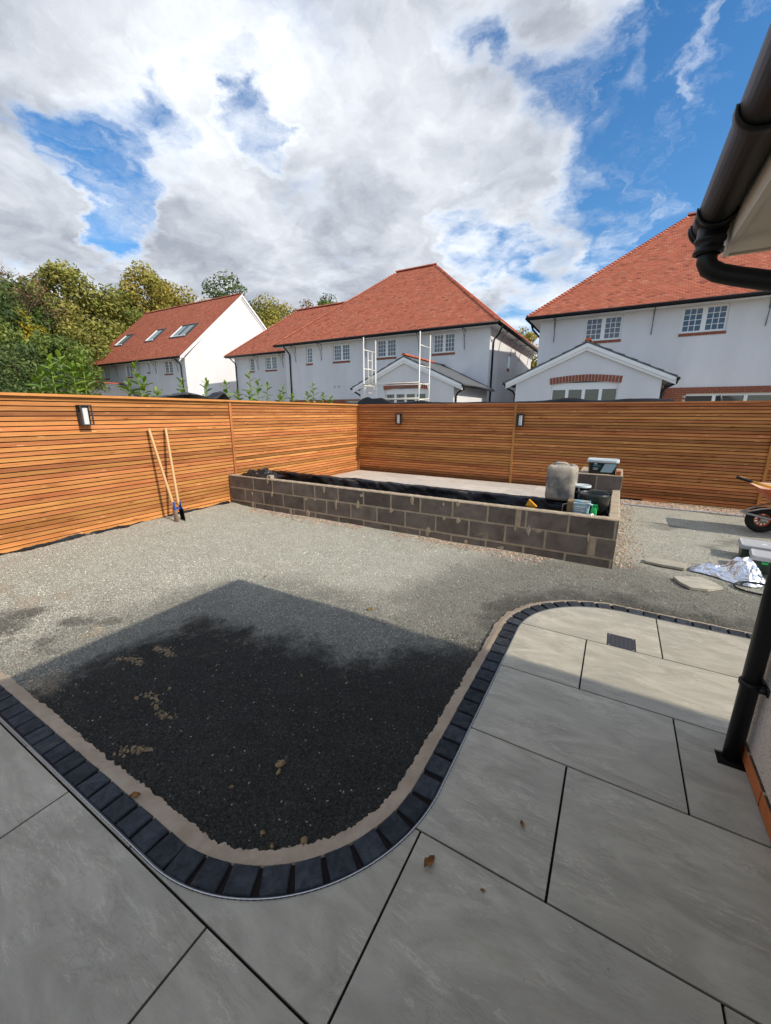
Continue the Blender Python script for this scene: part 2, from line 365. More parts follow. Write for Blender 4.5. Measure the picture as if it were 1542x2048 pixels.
M_OPAL = plain('opal_diffuser', (.82,.85,.84), .4, .35, var=.03)
M_SCAF = plain('scaffold_alloy', (.66,.63,.56), .5, .4, .25, var=.12)
M_FOIL = plain('silver_foil', (.80,.81,.84), .16, .5, 1.0, var=.06, bmp=.02, bscale=16)
M_LEAFD = plain('dead_leaf', (.26,.115,.035), .7, .3, var=.4, nscale=60)
M_CLOD = m_mortar('mortar_lump', (.17,.115,.055), (.33,.235,.125), 45, .012)
def m_glass(name, c, rough=.05, spec=.9):
    m, t, b = newmat(name, rough, spec); co, r = objco(t)
    setc(t, b, mixc(t, noise(t, co, 1.2, 3, .5), tuple(x*.7 for x in c), tuple(x*1.3 for x in c))); b.inputs['IOR'].default_value = 1.5
    return m
M_GLASS = m_glass('window_glass', (.045,.060,.085))
M_GLASSD = m_glass('patio_door_glass', (.040,.046,.044))
M_SKYL = m_glass('rooflight_glass', (.16,.22,.23), .08)
M_CLEAR = None
m, t, b = newmat('lantern_glass', .03, .5); b.inputs['Base Color'].default_value = (.02,.02,.02,1)
_tr = N(t, 'ShaderNodeBsdfTransparent'); _mx = N(t, 'ShaderNodeMixShader'); _mx.inputs[0].default_value = .07; _o = [n for n in t.nodes if n.type == 'OUTPUT_MATERIAL'][0]
L(t, _tr.outputs[0], _mx.inputs[1]); L(t, b.outputs[0], _mx.inputs[2]); L(t, _mx.outputs[0], _o.inputs[0]); M_CLEAR = m
def m_leaf(name, trans=.35, rough=.5, spec=.35):
    m = bpy.data.materials.new(name); m.use_nodes = True; t = m.node_tree; t.nodes.clear()
    a = N(t, 'ShaderNodeAttribute', attribute_name='col')
    b = N(t, 'ShaderNodeBsdfPrincipled'); b.inputs['Roughness'].default_value = rough; b.inputs['Specular IOR Level'].default_value = spec; L(t, a.outputs['Color'], b.inputs['Base Color'])
    tr = N(t, 'ShaderNodeBsdfTranslucent'); h = N(t, 'ShaderNodeHueSaturation'); L(t, a.outputs['Color'], h.inputs['Color']); h.inputs['Value'].default_value = 1.3; L(t, h.outputs[0], tr.inputs[0])
    mx = N(t, 'ShaderNodeMixShader'); mx.inputs[0].default_value = trans; L(t, b.outputs[0], mx.inputs[1]); L(t, tr.outputs[0], mx.inputs[2])
    o = N(t, 'ShaderNodeOutputMaterial'); L(t, mx.outputs[0], o.inputs[0]); return m
M_TREE = m_leaf('tree_foliage', .28, .6, .2)
def m_laurel():
    m, t, b = newmat('laurel_leaf', .30, .5); co, r = objco(t)
    c = mixc(t, r, (.10,.20,.018), (.27,.38,.05)); setc(t, b, c); b.inputs['Subsurface Weight'].default_value = 0
    tr = N(t, 'ShaderNodeBsdfTranslucent'); L(t, mixc(t, r, (.14,.26,.01), (.28,.36,.02)), tr.inputs[0])
    mx = N(t, 'ShaderNodeMixShader'); mx.inputs[0].default_value = .30; out = [n for n in t.nodes if n.type == 'OUTPUT_MATERIAL'][0]
    L(t, b.outputs[0], mx.inputs[1]); L(t, tr.outputs[0], mx.inputs[2]); L(t, mx.outputs[0], out.inputs[0]); return m
M_LAUREL = m_laurel()
M_STEM = plain('green_stem', (.16,.20,.04), .6, .3)
M_BARK = plain('bark', (.075,.055,.04), .95, .1, var=.4, nscale=4, bmp=.03, bscale=10)

# ------------------------------------------------------------------ ground and gravel
gm = MB(); gm.add([(-700,-500,-.10),(700,-500,-.10),(700,900,-.10),(-700,900,-.10)], [(0,1,2,3)])
struct(gm.build('ground', M_EARTH), label='earth ground under and beyond the garden')
DARK = [(-3.3,.55),(-3.10,.80),(-3.22,1.05),(-3.15,1.75),(-2.95,2.02),(-2.6,2.10),(-2.36,2.2),(-2.0,2.24),(-1.75,2.3),(-1.52,2.34),(-1.38,2.46),(-1.19,2.70),(-1.11,3.06),(-.99,3.56),(-.6,4.0),(-.12,4.40),(.15,4.55),(.45,4.41),(.63,4.32),(.93,4.26),(1.18,4.14),(2.2,4.1),(4,4.1),(4,2.9),(.5,2.9),(0,2.6),(0,.1),(-3.3,.1)]  # moist bed outline, widened to paint shade into the house shadow's corner
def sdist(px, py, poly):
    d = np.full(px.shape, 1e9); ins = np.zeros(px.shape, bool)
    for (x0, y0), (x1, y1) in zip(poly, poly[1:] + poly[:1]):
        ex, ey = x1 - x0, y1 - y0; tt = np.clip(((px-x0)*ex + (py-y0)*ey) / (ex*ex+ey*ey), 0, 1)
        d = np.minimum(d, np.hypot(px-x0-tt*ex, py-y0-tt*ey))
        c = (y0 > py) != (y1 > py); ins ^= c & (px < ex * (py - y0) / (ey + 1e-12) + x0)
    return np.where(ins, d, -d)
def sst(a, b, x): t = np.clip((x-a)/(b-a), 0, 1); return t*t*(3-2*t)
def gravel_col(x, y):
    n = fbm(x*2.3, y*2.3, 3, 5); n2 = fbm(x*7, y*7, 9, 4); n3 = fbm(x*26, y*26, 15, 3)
    sd_ = sdist(x, y, DARK) + .70*(n-.5) + .35*(n2-.5); damp_shade = np.maximum(sst(-.20, .62, sd_ + .25*(n3-.5)), .60*sst(-.80, -.05, sd_))  # moist bed, plus a wide rim painting house shade into dry gravel
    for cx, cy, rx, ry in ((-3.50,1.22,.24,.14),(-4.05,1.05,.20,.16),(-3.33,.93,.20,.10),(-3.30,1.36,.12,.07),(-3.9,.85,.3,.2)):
        e = 1 - np.hypot((x-cx)/rx, (y-cy)/ry); damp_shade = np.maximum(damp_shade, sst(-.30, .55, e + 1.5*(n2-.5) + .9*(n3-.5)) * .85)
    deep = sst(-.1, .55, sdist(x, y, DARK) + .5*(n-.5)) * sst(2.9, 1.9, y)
    damp_shade = np.maximum(damp_shade, .55 * sst(.62, .74, fbm(x*1.3+5, y*1.9, 21, 4)) * sst(.2, 1.0, x))
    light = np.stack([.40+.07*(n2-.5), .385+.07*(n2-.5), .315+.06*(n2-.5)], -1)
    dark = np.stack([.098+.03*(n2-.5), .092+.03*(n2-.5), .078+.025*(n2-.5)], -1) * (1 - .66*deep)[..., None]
    c = light*(1-damp_shade)[..., None] + dark*damp_shade[..., None]
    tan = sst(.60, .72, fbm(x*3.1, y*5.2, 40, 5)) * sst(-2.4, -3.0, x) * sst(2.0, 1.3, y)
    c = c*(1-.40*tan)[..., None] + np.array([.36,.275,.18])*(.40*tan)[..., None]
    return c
def gravel_z(x, y):
    z = -.036 + .022*(fbm(x*1.8, y*1.8, 5, 4)-.5) + .014*(fbm(x*7, y*9, 6, 3)-.5) - .012*np.abs(fbm(x*1.4+3, y*3.6, 12, 4)-.5)*2
    z = z - .012 * sst(0, .5, sdist(x, y, DARK)) * sst(2.6, 1.6, y)
    return z + .035 * sst(-5.2, -5.85, x) * fbm(x*1.2+2, y*2.1, 17, 3) * 1.3
gx = np.arange(-6.3, 4.6, .045); gy = np.arange(.2, 9.3, .045); GX, GY = np.meshgrid(gx, gy); nx, ny = len(gx), len(gy)
V = np.stack([GX, GY, gravel_z(GX, GY)], -1).reshape(-1, 3)
idx = np.arange(nx*ny).reshape(ny, nx); F = np.stack([idx[:-1,:-1], idx[:-1,1:], idx[1:,1:], idx[1:,:-1]], -1).reshape(-1, 4)
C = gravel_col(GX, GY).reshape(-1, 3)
g = big('gravel_yard', V, F, M_GRAVBED, col=C); struct(g, label='grey compacted gravel yard with dark moist patches and house shade painted into its colour')
g.data.polygons.foreach_set('use_smooth', [True]*len(g.data.polygons))
OCT = np.array([(1,0,-.15),(0,1,-.15),(-1,0,-.15),(0,-1,-.15),(0,0,.9)], float)      # half-buried chippings
OF = np.array([(0,1,4),(1,2,4),(2,3,4),(3,0,4)]); NV = 5
def stones(name, x, y, z, r, col, mat, squash=(.55,.95)):
    n = len(x); a = RNG.uniform(0, 2*np.pi, n); ca, sa = np.cos(a), np.sin(a)
    P = OCT[None] * RNG.uniform(.65, 1.25, (n, NV, 1)) * r[:, None, None]
    P[..., 2] *= RNG.uniform(*squash, (n, 1)); P = P + RNG.normal(0, .16, (n, NV, 3)) * r[:, None, None]
    tilt = RNG.uniform(-.6, .6, (n, 1)); P[..., 2] += P[..., 0]*tilt
    X = P[..., 0]*ca[:, None] - P[..., 1]*sa[:, None] + x[:, None]; Y = P[..., 0]*sa[:, None] + P[..., 1]*ca[:, None] + y[:, None]
    V = np.stack([X, Y, P[..., 2] + z[:, None]], -1).reshape(-1, 3)
    F = (OF[None] + (np.arange(n)*NV)[:, None, None]).reshape(-1, 3)
    o = big(name, V, F, mat, col=np.repeat(col, NV, 0)); o['kind'] = 'stuff'; return o
# patio outline: metal strip line
def path_pt(s):                      # point and left(out to gravel) normal along the strip
    a = 2.64; A1 = .787*math.pi/2; b = 1.515; A2 = .71*math.pi/2
    if s < a: return (-3.9+s, .503), (0, 1)
    s -= a
    if s < A1:
        t = -math.pi/2 + s/.787; return (-1.26+.787*math.cos(t), 1.29+.787*math.sin(t)), (-math.cos(t), -math.sin(t))
    s -= A1
    if s < b: return (-.473, 1.29+s), (-1, 0)
    s -= b
    if s < A2:
        t = math.pi - s/.71; return (.237+.71*math.cos(t), 2.805+.71*math.sin(t)), (math.cos(t), math.sin(t))
    s -= A2
    return (.237+s, 3.515), (0, 1)
A1S, B1S, A2S = 2.64, 2.64+.787*math.pi/2, 2.64+.787*math.pi/2+1.515
C2S = A2S + .71*math.pi/2; END = C2S + 3.4
def off(s, d): (x, y), (nx_, ny_) = path_pt(s); return (x+nx_*d, y+ny_*d)
PATIO = [off(s, .13) for s in np.linspace(0, END, 120)] + [(4.5,-3),(-4.5,-3)]
def scatter(n, x0, x1, y0, y1, keep):
    x = RNG.uniform(x0, x1, n); y = RNG.uniform(y0, y1, n)
    k = (sdist(x, y, PATIO) < 0) & keep(x, y); return x[k], y[k]
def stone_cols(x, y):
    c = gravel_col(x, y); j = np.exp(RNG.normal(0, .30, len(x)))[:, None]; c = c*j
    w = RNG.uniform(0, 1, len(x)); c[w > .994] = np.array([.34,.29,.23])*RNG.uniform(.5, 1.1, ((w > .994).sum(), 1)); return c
def bulk(name, n, box, keep, rr, label):
    x, y = scatter(n, *box, keep); r = RNG.uniform(*rr, len(x))
    o = stones(name, x, y, gravel_z(x, y) + r*.25, r, stone_cols(x, y), M_STONE); o['label'] = label
FADE = lambda x, y: RNG.uniform(0, 1, x.shape) < sst(2.75, 1.9, y)*sst(-4.1, -3.1, x)*.92+.02
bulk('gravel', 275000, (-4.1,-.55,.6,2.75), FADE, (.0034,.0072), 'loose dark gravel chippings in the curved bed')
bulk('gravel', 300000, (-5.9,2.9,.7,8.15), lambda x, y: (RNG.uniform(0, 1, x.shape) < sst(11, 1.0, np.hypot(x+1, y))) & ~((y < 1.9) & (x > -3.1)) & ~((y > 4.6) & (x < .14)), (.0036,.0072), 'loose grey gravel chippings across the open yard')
def pebcol(n): return np.array([.50,.37,.27])[None]*RNG.uniform(.55, 1.25, (n, 1))*np.array([1, 1, 1]) + RNG.normal(0, .03, (n, 3)).clip(-.05, .05)
n_ = 2600; x = RNG.uniform(-5.3, .2, n_); y = 4.61 - np.abs(RNG.normal(0, .10, n_)) * (.35 + fbm(x*1.6, x*0, 8, 3)*1.5)
k = fbm(x*1.1, y*1.5, 33, 3) > .42; x, y = x[k], y[k]; r = RNG.uniform(.007, .014, len(x))
o = stones('pebbles', x, y, gravel_z(x, y)+r*.4, r, pebcol(len(x)), M_STONE); o['label'] = 'pinkish pebbles spilled along the foot of the block planter'
n_ = 5200; x = RNG.uniform(.2, 4.2, n_); y = RNG.uniform(8.26, 8.70, n_); r = RNG.uniform(.010, .018, n_)
o = stones('pebbles', x, y, gravel_z(x, y)+r*.4+.004, r, pebcol(n_), M_STONE); o['label'] = 'pinkish pebble strip along the foot of the rear fence'
n_ = 700; x = .15 + np.abs(RNG.normal(0, .13, n_)); y = RNG.uniform(4.7, 8.2, n_); r = RNG.uniform(.008, .016, n_)
o = stones('pebbles', x, y, gravel_z(x, y)+r*.4, r, pebcol(n_), M_STONE); o['label'] = 'scattered pebbles beside the end of the block planter'

# ------------------------------------------------------------------ patio slabs
def clip(poly, x0, x1, y0, y1):
    for ax, lim, sg in ((0, x0, 1), (0, x1, -1), (1, y0, 1), (1, y1, -1)):
        out = []; n = len(poly)
        for i in range(n):
            a, b_ = poly[i], poly[(i+1) % n]; da, db = sg*(a[ax]-lim), sg*(b_[ax]-lim)
            if da >= 0: out.append(a)
            if (da >= 0) != (db >= 0):
                tt = da/(da-db); out.append((a[0]+(b_[0]-a[0])*tt, a[1]+(b_[1]-a[1])*tt))
        poly = out
        if len(poly) < 3: return []
    res = []
    for p in poly:
        if not res or abs(p[0]-res[-1][0])+abs(p[1]-res[-1][1]) > 1e-5: res.append(p)
    if len(res) > 2 and abs(res[0][0]-res[-1][0])+abs(res[0][1]-res[-1][1]) < 1e-5: res.pop()
    return res
edge = [off(s, -.004) for s in list(np.linspace(0, A1S, 4)) + list(np.linspace(A1S, B1S, 30))[1:] + list(np.linspace(B1S, A2S, 4))[1:] + list(np.linspace(A2S, C2S, 30))[1:] + [END]]
REG = edge + [(edge[-1][0], 2.42), (.715, 2.42), (.693, 2.38), (.693, -1.6), (-3.9, -1.6)]
REG.reverse()
bed = MB(); bed.prism([(x, y) for x, y in reversed(REG)][::-1], -.09, -.010)
patio = struct(bed.build('patio', M_JOINT), label='grey porcelain slab patio with dark joints')
PX = .9145; rows = [-1.325,-.72,-.115,.490,1.095,1.700,2.305,2.910,3.515]
offs_ = {2.910:.4425, 2.305:-.0115, 1.700:.4425, 1.095:-.0145, .490:.444, -.115:-.0145, -.72:.444, -1.325:-.0145}
GAP = .0044; DRAIN = (.118, .288, 2.9125, 3.085)
for r0, r1 in zip(rows[:-1], rows[1:]):
    j = offs_[r0] - PX*6
    while j < 4:
        pl = clip(REG, j+GAP, j+PX-GAP, r0+GAP, r1-GAP); j += PX
        if len(pl) < 3: continue
        ar = sum(pl[i][0]*pl[(i+1)%len(pl)][1]-pl[(i+1)%len(pl)][0]*pl[i][1] for i in range(len(pl)))/2
        if abs(ar) < .003: continue
        if ar < 0: pl = pl[::-1]
        if r0 == 2.910 and min(p[0] for p in pl) < .12 < max(p[0] for p in pl):     # notch for the drain cover
            i0 = [i for i, p in enumerate(pl) if abs(p[1]-(r0+GAP)) < 1e-4 and abs(pl[(i+1)%len(pl)][1]-(r0+GAP)) < 1e-4][0]
            a_, b_, c_, d_ = DRAIN
            pl = pl[:i0+1] + [(a_-.004, r0+GAP), (a_-.004, d_+.004), (b_+.004, d_+.004), (b_+.004, r0+GAP)] + pl[i0+1:]
        if r0 == 1.700 and max(p[0] for p in pl) > .68:                              # notch for the rain-pipe gully
            i0 = [i for i, p in enumerate(pl) if p[0] > .68 and pl[(i+1)%len(pl)][0] > .68][0]
            pl = pl[:i0+1] + [(pl[i0][0], 2.070), (.592, 2.070), (.592, 2.165), (pl[i0][0], 2.165)] + pl[i0+1:]
        cx = sum(p[0] for p in pl)/len(pl); cy = sum(p[1] for p in pl)/len(pl)
        mb = MB(); mb.prism([(x-cx, y-cy) for x, y in pl], -.010, 0)
        o = mb.build('slab', M_SLAB, None); o.location = (cx, cy, random.uniform(-.0008, .0008)); o.parent = patio
def trimline(name, s0, s1, d0, d1, z0, z1, mat, parent, n=160):
    mb = MB(); ss = np.linspace(s0, s1, n); vs = []
    for s in ss:
        a, b_ = off(s, d0), off(s, d1); vs += [(a[0],a[1],z0),(a[0],a[1],z1),(b_[0],b_[1],z1),(b_[0],b_[1],z0)]
    fs = [(i*4+j, (i+1)*4+j, (i+1)*4+(j+1)%4, i*4+(j+1)%4) for i in range(n-1) for j in range(4)]
    mb.add(vs, fs + [(0,1,2,3), ((n-1)*4+3,(n-1)*4+2,(n-1)*4+1,(n-1)*4)]); return mb.build(name, mat, parent)
# edging
mb = MB(); ss = np.linspace(0, END, 900); vs = []
for s in ss:
    w = .176 + .011*(float(fbm(np.array(s*5.), np.array(.3), 2, 4))-.5)*2 + .010*(float(fbm(np.array(s*37.), np.array(.9), 5, 3))-.5)*2 + .004*random.uniform(-1, 1)
    pr = [(.004,-.060),(.004,-.016),(.100,-.016),(.106,-.0065+.003*random.random()),(.135,-.010),(w-.006,-.024),(w,-.075)]
    vs += [(*off(s, d), z) for d, z in pr]
k = 7; mb.add(vs, [(i*k+j, i*k+j+1, (i+1)*k+j+1, (i+1)*k+j) for i in range(len(ss)-1) for j in range(k-1)])
edging = struct(mb.build('sett_edging', M_HAUNCH), label='curved edging of dark setts bedded in tan mortar')
trimline('joint_bed', 0, END, .003, .104, -.055, -.013, M_JOINT, edging, 260)
trim = trimline('metal_trim', 0, END, -.0030, -.0002, -.012, .0035, M_ALU, edging, 300)
trimline('trim_flange', 0, END, -.0002, .0070, -.012, -.004, M_IRON, edging, 300)
# slotted rim of the trim
mb = MB(); s = 1.5
while s < B1S + .9:
    a, b_ = off(s, -.0034), off(s+.006, -.0034); mb.bar((a[0],a[1],.001), (b_[0],b_[1],.001), .0012, .0056); s += .022
mb.build('trim_slots', M_IRON, edging)['kind'] = 'stuff'
sett_meshes = []
for q in range(7):
    me = MB(); h = .0478; jit = lambda: random.uniform(-.0025, .0025)
    tp = [(-h+jit(), -h+jit()), (h+jit(), -h+jit()), (h+jit(), h+jit()), (-h+jit(), h+jit())]; bz = .004
    zt = [random.uniform(-.0025, .0012) for _ in range(4)]
    vs = [(x, y, -.05) for x, y in tp] + [(x, y, z-bz) for (x, y), z in zip(tp, zt)] + [(x*(1-.09), y*(1-.09), z) for (x, y), z in zip(tp, zt)] + [(0, 0, sum(zt)/4+random.uniform(-.001, .0015))]
    me.add(vs, [(0,1,5,4),(1,2,6,5),(2,3,7,6),(3,0,4,7),(4,5,9,8),(5,6,10,9),(6,7,11,10),(7,4,8,11),(8,9,12),(9,10,12),(10,11,12),(11,8,12)])
    ob = me.build('sett', M_SETT, edging); sett_meshes.append(ob)
first = list(sett_meshes)
def place_sett(s, mat=None):
    (px, py), (nx_, ny_) = path_pt(s); d = .0090 + .0480
    M = Matrix.Translation((px+nx_*d, py+ny_*d, .0)) @ Matrix.Rotation(math.atan2(ny_, nx_) - math.pi/2 + random.uniform(-.02, .02), 4, 'Z')
    if first: o = first.pop(); o.matrix_basis = M
    else: o = link('sett', random.choice(sett_meshes).data, None, M); o.parent = edging
    if mat: o.material_slots[0].link = 'OBJECT'; o.material_slots[0].material = mat
s = .06
while s < A1S: place_sett(s, M_SETTB if s < .82 else None); s += .1075
while s < B1S: place_sett(s); s += .1075*.787/(.787-.108)
while s < A2S: place_sett(s); s += .1075
while s < C2S: place_sett(s); s += .1075
while s < END: place_sett(s); s += .1075
# drain cover and gully
dc = thing('drain_cover', 'small square black drain cover set into the pale patio slab', 'drain cover', (.203, 3.0, 0))
mb = MB(); a_, b_, c_, d_ = DRAIN
mb.box(a_, b_, c_, d_, -.0095, -.003); mb.build('plate', M_LEAD, dc)
mb = MB()
for i in range(6):
    for q in range(6):
        x = a_+.016+i*.0265; y = c_+.016+q*.0265; mb.box(x, x+.014, y, y+.010, -.003, -.0008)
mb.build('tread_studs', M_LEAD, dc)['kind'] = 'stuff'
mb = MB()
for x in (a_+.012, b_-.012):
    for y in (c_+.01, d_-.01): mb = MB(); mb.lathe([(.0001,.0006),(.005,.0004),(.005,-.003)], (x, y, 0), 8); mb.build('screw', M_STEEL, dc)

# ------------------------------------------------------------------ own house (right edge of the garden)
WX, HE = .705, 2.345            # wall plane, far end
hs = thing('house', 'cream roughcast house wall with black gutter, rain pipe and orange brick plinth', 'house', (2.5, -1, 0))
mb = MB(); mb.box(WX, 5.2, -7, HE-.02, .075, 2.45); mb.build('wall', M_DASH, hs)
mb = MB(); mb.box(WX-.002, 5.2, -7, HE-.018, -.09, .010); mb.build('footing', M_JOINT, hs)
bk = MB(); bk.cbox(-.1065, .1065, -.052, .052, -.033, .032, .002); b0 = None
y = HE-.125
while y > -2.2:
    if b0 is None: b0 = bk.build('brick', M_BRICKO, None); o = b0
    else: o = link('brick', b0.data)
    o.matrix_basis = Matrix.Translation((WX+.037, y, .042)) @ Matrix.Rotation(math.pi/2, 4, 'Z'); o.parent = hs; o.matrix_parent_inverse = wmat(hs).inverted(); y -= .225
mb = MB(); mb.box(WX-.010, WX+.09, -7, HE-.022, .010, .074); mb.build('plinth_mortar', M_MORTAR, hs)
SZ = 2.225
mb = MB(); mb.box(.305, WX+.05, -7, HE-.012, SZ, SZ+.012); mb.build('soffit', M_CREAM, hs)
mb = MB(); mb.box(.283, .304, -7, HE-.004, SZ-.008, SZ+.17); mb.build('fascia', M_CREAM, hs)
mb = MB(); mb.box(.305, WX, HE-.011, HE, SZ-.008, SZ+.17); mb.build('end_board', M_CREAM, hs)
tp_ = math.tan(R(26)); mb = MB()
mb.add([(.262,-7,SZ+.172),(.262,HE+.02,SZ+.172),(3.6,HE+.02,SZ+.172+3.34*tp_),(3.6,-7,SZ+.172+3.34*tp_),(7,HE+.02,SZ+.172),(7,-7,SZ+.172),
        (.262,-7,SZ+.21),(.262,HE+.02,SZ+.21),(3.6,HE+.02,SZ+.21+3.34*tp_),(3.6,-7,SZ+.21+3.34*tp_),(7,HE+.02,SZ+.21),(7,-7,SZ+.21)],
       [(0,1,2,3),(3,2,4,5),(6,9,8,7),(9,11,10,8),(0,6,7,1),(1,7,8,2),(2,8,10,4),(0,3,9,6),(3,5,11,9),(4,10,11,5)])
mb.build('roof', M_SLATE, hs)
mb = MB(); mb.add([(.31,HE-.03,SZ+.17),(3.6,HE-.03,SZ+.165+3.29*tp_),(6.9,HE-.03,SZ+.17),(.31,HE-.25,SZ+.17),(3.6,HE-.25,SZ+.165+3.29*tp_),(6.9,HE-.25,SZ+.17)], [(0,2,1),(3,4,5),(0,1,4,3),(1,2,5,4),(0,3,5,2)]); mb.build('gable', M_DASH, hs)
GXc, GZ, GR = .222, 2.335, .060
def gutter_profile(y0, y1, r, t=.004, n=14):
    mb = MB(); vs = []
    for y in (y0, y1):
        for rr in (r, r-t):
            for i in range(n+1):
                a = math.pi + math.pi*i/n; vs.append((GXc+rr*math.cos(a), y, GZ+rr*math.sin(a)))
    m = n+1; fs = []
    for i in range(n):
        fs += [(i, i+1, 2*m+i+1, 2*m+i), (m+i+1, m+i, 3*m+i, 3*m+i+1), (i+1, i, m+i, m+i+1), (2*m+i, 2*m+i+1, 3*m+i+1, 3*m+i)]
    fs += [(0, 2*m, 3*m, m), (n, m+n, 3*m+n, 2*m+n)]
    mb.add(vs, fs); return mb
gut = gutter_profile(-7, HE-.03, GR).build('gutter', M_BLACKP, hs, True)
for y0, y1, rr in ((1.50,1.545,.0665),(HE-.24,HE-.215,.0675),(HE-.215,HE-.075,.0640),(HE-.075,HE-.055,.0690),(HE-.045,HE-.022,.072),(-.5,-.455,.0665)):
    gutter_profile(y0, y1, rr, .006).build('gutter_union', M_BLACKP, gut, True)
mb = MB(); n = 14; vs = [(GXc+.071*math.cos(math.pi+math.pi*i/n), y, GZ+.071*math.sin(math.pi+math.pi*i/n)) for y in (HE-.022, HE-.016) for i in range(n+1)]
mb.add(vs, [tuple(range(n, -1, -1)), tuple(range(n+1, 2*n+2))] + [(i, i+1, n+2+i, n+1+i) for i in range(n)] + [(n, 0, n+1, 2*n+1)]); mb.build('stop_end', M_BLACKP, gut)
OY = HE-.145
dp = MB(); prof = [(.047,.0),(.047,-.035),(.052,-.038),(.052,-.050),(.047,-.053),(.045,-.075),(.051,-.078),(.051,-.092),(.040,-.095)]
dp.lathe(prof, (GXc, OY, GZ-.045), 20)
PXc, PY, PR = .655, 2.150, .0345
dp.tube([(GXc,OY,GZ-.12),(GXc,OY,GZ-.165),(GXc+.012,OY,GZ-.190),(GXc+.045,OY,GZ-.212),(GXc+.1,OY-.001,GZ-.232),(PXc-.10,PY+.001,2.02),(PXc-.045,PY,2.0),(PXc-.012,PY,1.975),(PXc,PY,1.94),(PXc,PY,1.90)], PR, 18)
dp.tube([(PXc,PY,1.93),(PXc,PY,-.03)], PR, 20)
dp.lathe([(PR+.005,.0),(PR+.006,-.05),(PR,-.052)], (PXc, PY, 1.86), 18)
pipe = dp.build('downpipe', M_BLACKP, hs, True)
for z in (.40, 1.55):
    mb = MB(); mb.lathe([(PR,.012),(PR+.007,.010),(PR+.008,0),(PR+.007,-.010),(PR,-.012)], (PXc, PY, z), 20)
    mb.box(PXc+.02, WX, PY-.052, PY-.030, z-.011, z+.011); mb.box(PXc+.02, WX, PY+.030, PY+.052, z-.011, z+.011); mb.box(WX-.006, WX+.001, PY-.06, PY+.06, z-.018, z+.018)
    mb.build('pipe_clip', M_BLACKP, pipe, True)
mb = MB(); mb.box(.594, WX-.012, 2.072, 2.163, -.0099, -.0070); mb.build('gully_pit', M_BACK, pipe)

# ------------------------------------------------------------------ slatted fences
FX, FY, FT = -5.93, 8.77, 1.775
def slat_mesh(Lh, h=.0453, d=.018):
    mb = MB(); mb.box(0, Lh, 0, d, 0, h); mb.v = [(x, y, z) for x, y, z in mb.v]
    me = bpy.data.meshes.new('slat'); me.from_pydata(mb.v, [], mb.f); me.materials.append(M_FENCE); return me
PIT = .0568
def fence(th, spans, along_x, zbot):
    for a, b_ in spans:
        me = slat_mesh(b_-a-.004)
        z = FT-.075; i = 0
        while z > zbot:
            w = random.uniform(-.0012, .0012)
            if along_x: M = Matrix.Translation((a+.002, FY+w, z))
            else: M = Matrix.Translation((FX-w, a+.002, z)) @ Matrix.Rotation(math.pi/2, 4, 'Z')
            o = link('slat', me, None, M); o.parent = th; o.matrix_parent_inverse = wmat(th).inverted(); z -= PIT; i += 1
def fbox(name, mat, th, x0, x1, y0, y1, z0, z1):
    mb = MB(); cx, cy, cz = (x0+x1)/2, (y0+y1)/2, (z0+z1)/2; lx, ly = x1-x0, y1-y0
    # local x runs along the longest side so that grain follows it
    dims = (lx, ly, z1-z0); k = dims.index(max(dims))
    if k == 0: a, b_, c = lx, ly, z1-z0; Rm = Matrix.Identity(4)
    elif k == 1: a, b_, c = ly, lx, z1-z0; Rm = Matrix.Rotation(math.pi/2, 4, 'Z')
    else: a, b_, c = z1-z0, ly, lx; Rm = Matrix.Rotation(math.pi/2, 4, 'Y')
    mb.box(-a/2, a/2, -b_/2, b_/2, -c/2, c/2)
    o = mb.build(name, mat); o.matrix_basis = Matrix.Translation((cx, cy, cz)) @ Rm
    if th is not None: o.parent = th; o.matrix_parent_inverse = wmat(th).inverted()
    return o
lf = thing('slatted_fence', 'sunlit orange slatted timber fence with the post hole digger leaning on it', 'fence', (FX-.05, 4, -.03))
fence(lf, [(-3.3,.72),(.72,4.80),(4.80,8.755)], False, -.03)
fbox('backing', M_BACK, lf, FX-.055, FX-.040, -3.3, 8.85, -.08, FT-.03)
for y in (.72, 4.80): fbox('post', M_POST, lf, FX+.001, FX+.022, y-.022, y+.022, -.05, FT-.027)
fbox('capping', M_POST, lf, FX-.075, FX+.048, -3.3, FY-.005, FT-.024, FT+.006)
fbox('top_rail', M_FENCE, lf, FX-.030, FX+.004, -3.3, FY-.012, FT-.0745, FT-.0255)
def skirt(name, th, pts, h, lean, seed):
    mb = MB(); n = len(pts); rs = np.random.default_rng(seed); k = 6; vs = []
    for i, (x, y, nxx, nyy) in enumerate(pts):
        hh = h*(.5+.9*float(fbm(np.array(i*.13), np.array(seed*1.), seed, 3))); ln = lean*(.4+1.2*float(fbm(np.array(i*.17+9), np.array(.2), seed+3, 3)))
        for j in range(k):
            tt = j/(k-1); vs.append((x+nxx*(ln*(1-tt)**1.5)+rs.normal(0,.002), y+nyy*(ln*(1-tt)**1.5)+rs.normal(0,.002), -.045+.06*0+hh*tt))
    mb.add(vs, [(i*k+j, (i+1)*k+j, (i+1)*k+j+1, i*k+j+1) for i in range(n-1) for j in range(k-1)]); return mb.build(name, M_BLACKMEM, th, True)
skirt('membrane_skirt', lf, [(FX-.012, y, 1, 0) for y in np.arange(-.5, 4.62, .03)], .085, .085, 4)
bf = thing('slatted_fence', 'brown slatted timber fence in shade behind the block planter and wheelbarrow', 'fence', (0, FY+.05, -.03))
fence(bf, [(FX+.03,-1.92),(-1.92,2.19),(2.19,6.3)], True, -.03)
fbox('backing', M_BACK, bf, FX-.06, 6.3, FY+.040, FY+.055, -.08, FT-.03)
